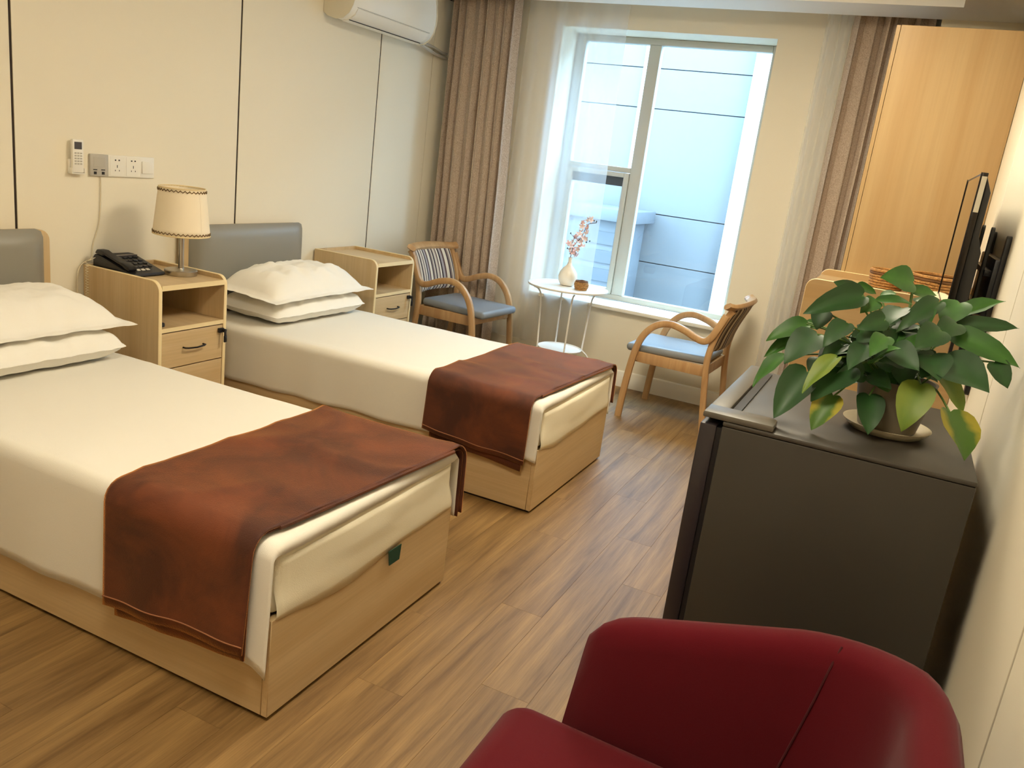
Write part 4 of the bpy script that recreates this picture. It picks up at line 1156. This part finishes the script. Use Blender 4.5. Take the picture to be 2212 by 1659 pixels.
crown = Vector((PX, PY, FZ + .16))
for i, (bx, by, bz, tx, ty, tz, wd_, mi) in enumerate(LEAVES):
    B = Vector((bx, by, bz)); T = Vector((tx, ty, tz)); d = T - B; ln = d.length; d.normalize()
    n = Vector((-.10, -.55, .75)) + Vector((rnd.uniform(-.45, .45), rnd.uniform(-.4, .3), rnd.uniform(-.3, .2)))
    n = n - d * n.dot(d); n.normalize(); s = n.cross(d)
    R = Matrix((d * ln, s * wd_ * 1.25, n * ln * .8)).transposed().to_4x4()
    c = bpy.data.objects.new('leaf', LMESH[mi][i % 3]); COL.objects.link(c); c.parent = pl
    R.translation = B - wloc(pl); c.matrix_local = R
    if i < 46 or i % 3 == 0:
        root = Vector((PX + .045 * math.tanh((B.x - PX) * 6), PY + .04 * math.tanh((B.y - PY) * 6), FZ + .115))
        mid = (root + B) / 2 + Vector((0, 0, .035))
        obj('leaf_stalk', G().tube(smooth_path([root, mid, B], 4), .0024, 5), 'stem', pl)

# ------------------------------------------------------------------ crimson tub chair
tc = thing('tub_chair', 'crimson upholstered tub chair in the near corner', 'chair', (3.1, -4.6, 0))
def plan(t):
    """mid line of the wrap-around shell, t 0..1 from far arm front to near arm front"""
    yA, yB, xf, xb, r = -4.155, -4.985, 2.865, 3.400, .165
    segs = [xb - r - xf, pi / 2 * r, (yA - r) - (yB + r), pi / 2 * r, xb - r - xf]
    d = t * sum(segs)
    if d <= segs[0]: return Vector((xf + d, yA, 0)), Vector((0, 1, 0)), d
    d -= segs[0]
    if d <= segs[1]:
        a = pi / 2 - d / r; return Vector((xb - r + r * cos(a), yA - r + r * sin(a), 0)), Vector((cos(a), sin(a), 0)), segs[0] + d
    d -= segs[1]
    if d <= segs[2]: return Vector((xb, yA - r - d, 0)), Vector((1, 0, 0)), 9
    d -= segs[2]
    if d <= segs[3]:
        a = -d / r; return Vector((xb - r + r * cos(a), yB + r + r * sin(a), 0)), Vector((cos(a), sin(a), 0)), 9
    d -= segs[3]
    return Vector((xb - r - d, yB, 0)), Vector((0, -1, 0)), 9
NT = 72; rows = []
def topz(t):
    q = min(t, 1 - t) * 2      # 0 at arm fronts, 1 at the middle of the back
    return .640 + .150 * min(1, q / .62) + .004 * q
th = .036
for i in range(NT + 1):
    t = i / NT; p, n, _ = plan(t); zt = topz(t); z0 = .20
    e = min(i, NT - i)
    shrink = [.25, .62, .85, .96][e] if e < 4 else 1      # rounded arm ends
    drop = [.040, .014, .004, .001][e] if e < 4 else 0
    fwd = -.03 if e == 0 else 0
    hw = th * shrink; zt -= drop
    sec = []
    prof = [(-1, z0), (-1, .30), (-1, .42), (-1, .54), (-1, zt - .05), (-.9, zt - .022), (-.55, zt - .005), (0, zt), (.55, zt - .005), (.9, zt - .022), (1, zt - .05), (1, .54), (1, .42), (1, .30), (1, z0)]
    for (k, z) in prof:
        lean = .07 * max(0, z - .25)
        q = p + n * (k * hw + lean)
        if e < 6: q = q + Vector((-(zt - z) * .10, 0, 0)) * (1 - e / 6)
        sec.append(Vector((q.x, q.y, z)))
    sec.append(sec[0].copy())
    rows.append(sec)
g = G().grid(rows)
bmesh.ops.remove_doubles(g.bm, verts=g.bm.verts[:], dist=.0003)
bmesh.ops.holes_fill(g.bm, edges=[e for e in g.bm.edges if e.is_boundary], sides=20)
bmesh.ops.recalc_face_normals(g.bm, faces=g.bm.faces[:])
shell = obj('shell', g, 'red', tc, 60)
for (t0, t1) in ((.245, .205), (.755, .795)):
    pts = []
    for k in range(12):
        q = k / 11; t = t0 + (t1 - t0) * q ** 1.3
        p, n, _ = plan(t); z = topz(t) - .0045 - q * .33
        off = (-.55 * th if k == 0 else -th * min(1, .86 + .1 * k)) + .07 * max(0, z - .25)
        pts.append(p + n * (off - .0005) + Vector((0, 0, z)))
    obj('seam', G().tube(pts, .0022, 6), 'seam', shell)
t = bmesh.new(); bmesh.ops.create_cube(t, size=1)
for v in t.verts: v.co = Vector((3.065 + v.co.x * .60, -4.57 + v.co.y * .735, .385 + v.co.z * .15))
bmesh.ops.bevel(t, geom=t.edges[:], offset=.05, segments=6, profile=.5, affect='EDGES')
g = G(); g.join(t)
for v in g.bm.verts:
    if v.co.z > .40: v.co.z += .018 * (1 - ((v.co.y + 4.57) / .38) ** 2) - .03 * (v.co.x - 3.06)
    if v.co.x < 2.95: v.co.x -= .045 * (1 - ((v.co.y + 4.57) / .38) ** 2)
obj('seat_cushion', g, 'red', tc, 60)
obj('seat_base', G().prism(rrect(2.82, 3.40, -4.96, -4.18, .10, 5), 'z', .20, .31, .01), 'red', tc)
for xx, yy in ((2.88, -4.22), (2.88, -4.92), (3.34, -4.25), (3.34, -4.89)):
    obj('leg', G().lathe([(.012, 0), (.019, .20)], (xx, yy, 0), 14), 'beech', tc)
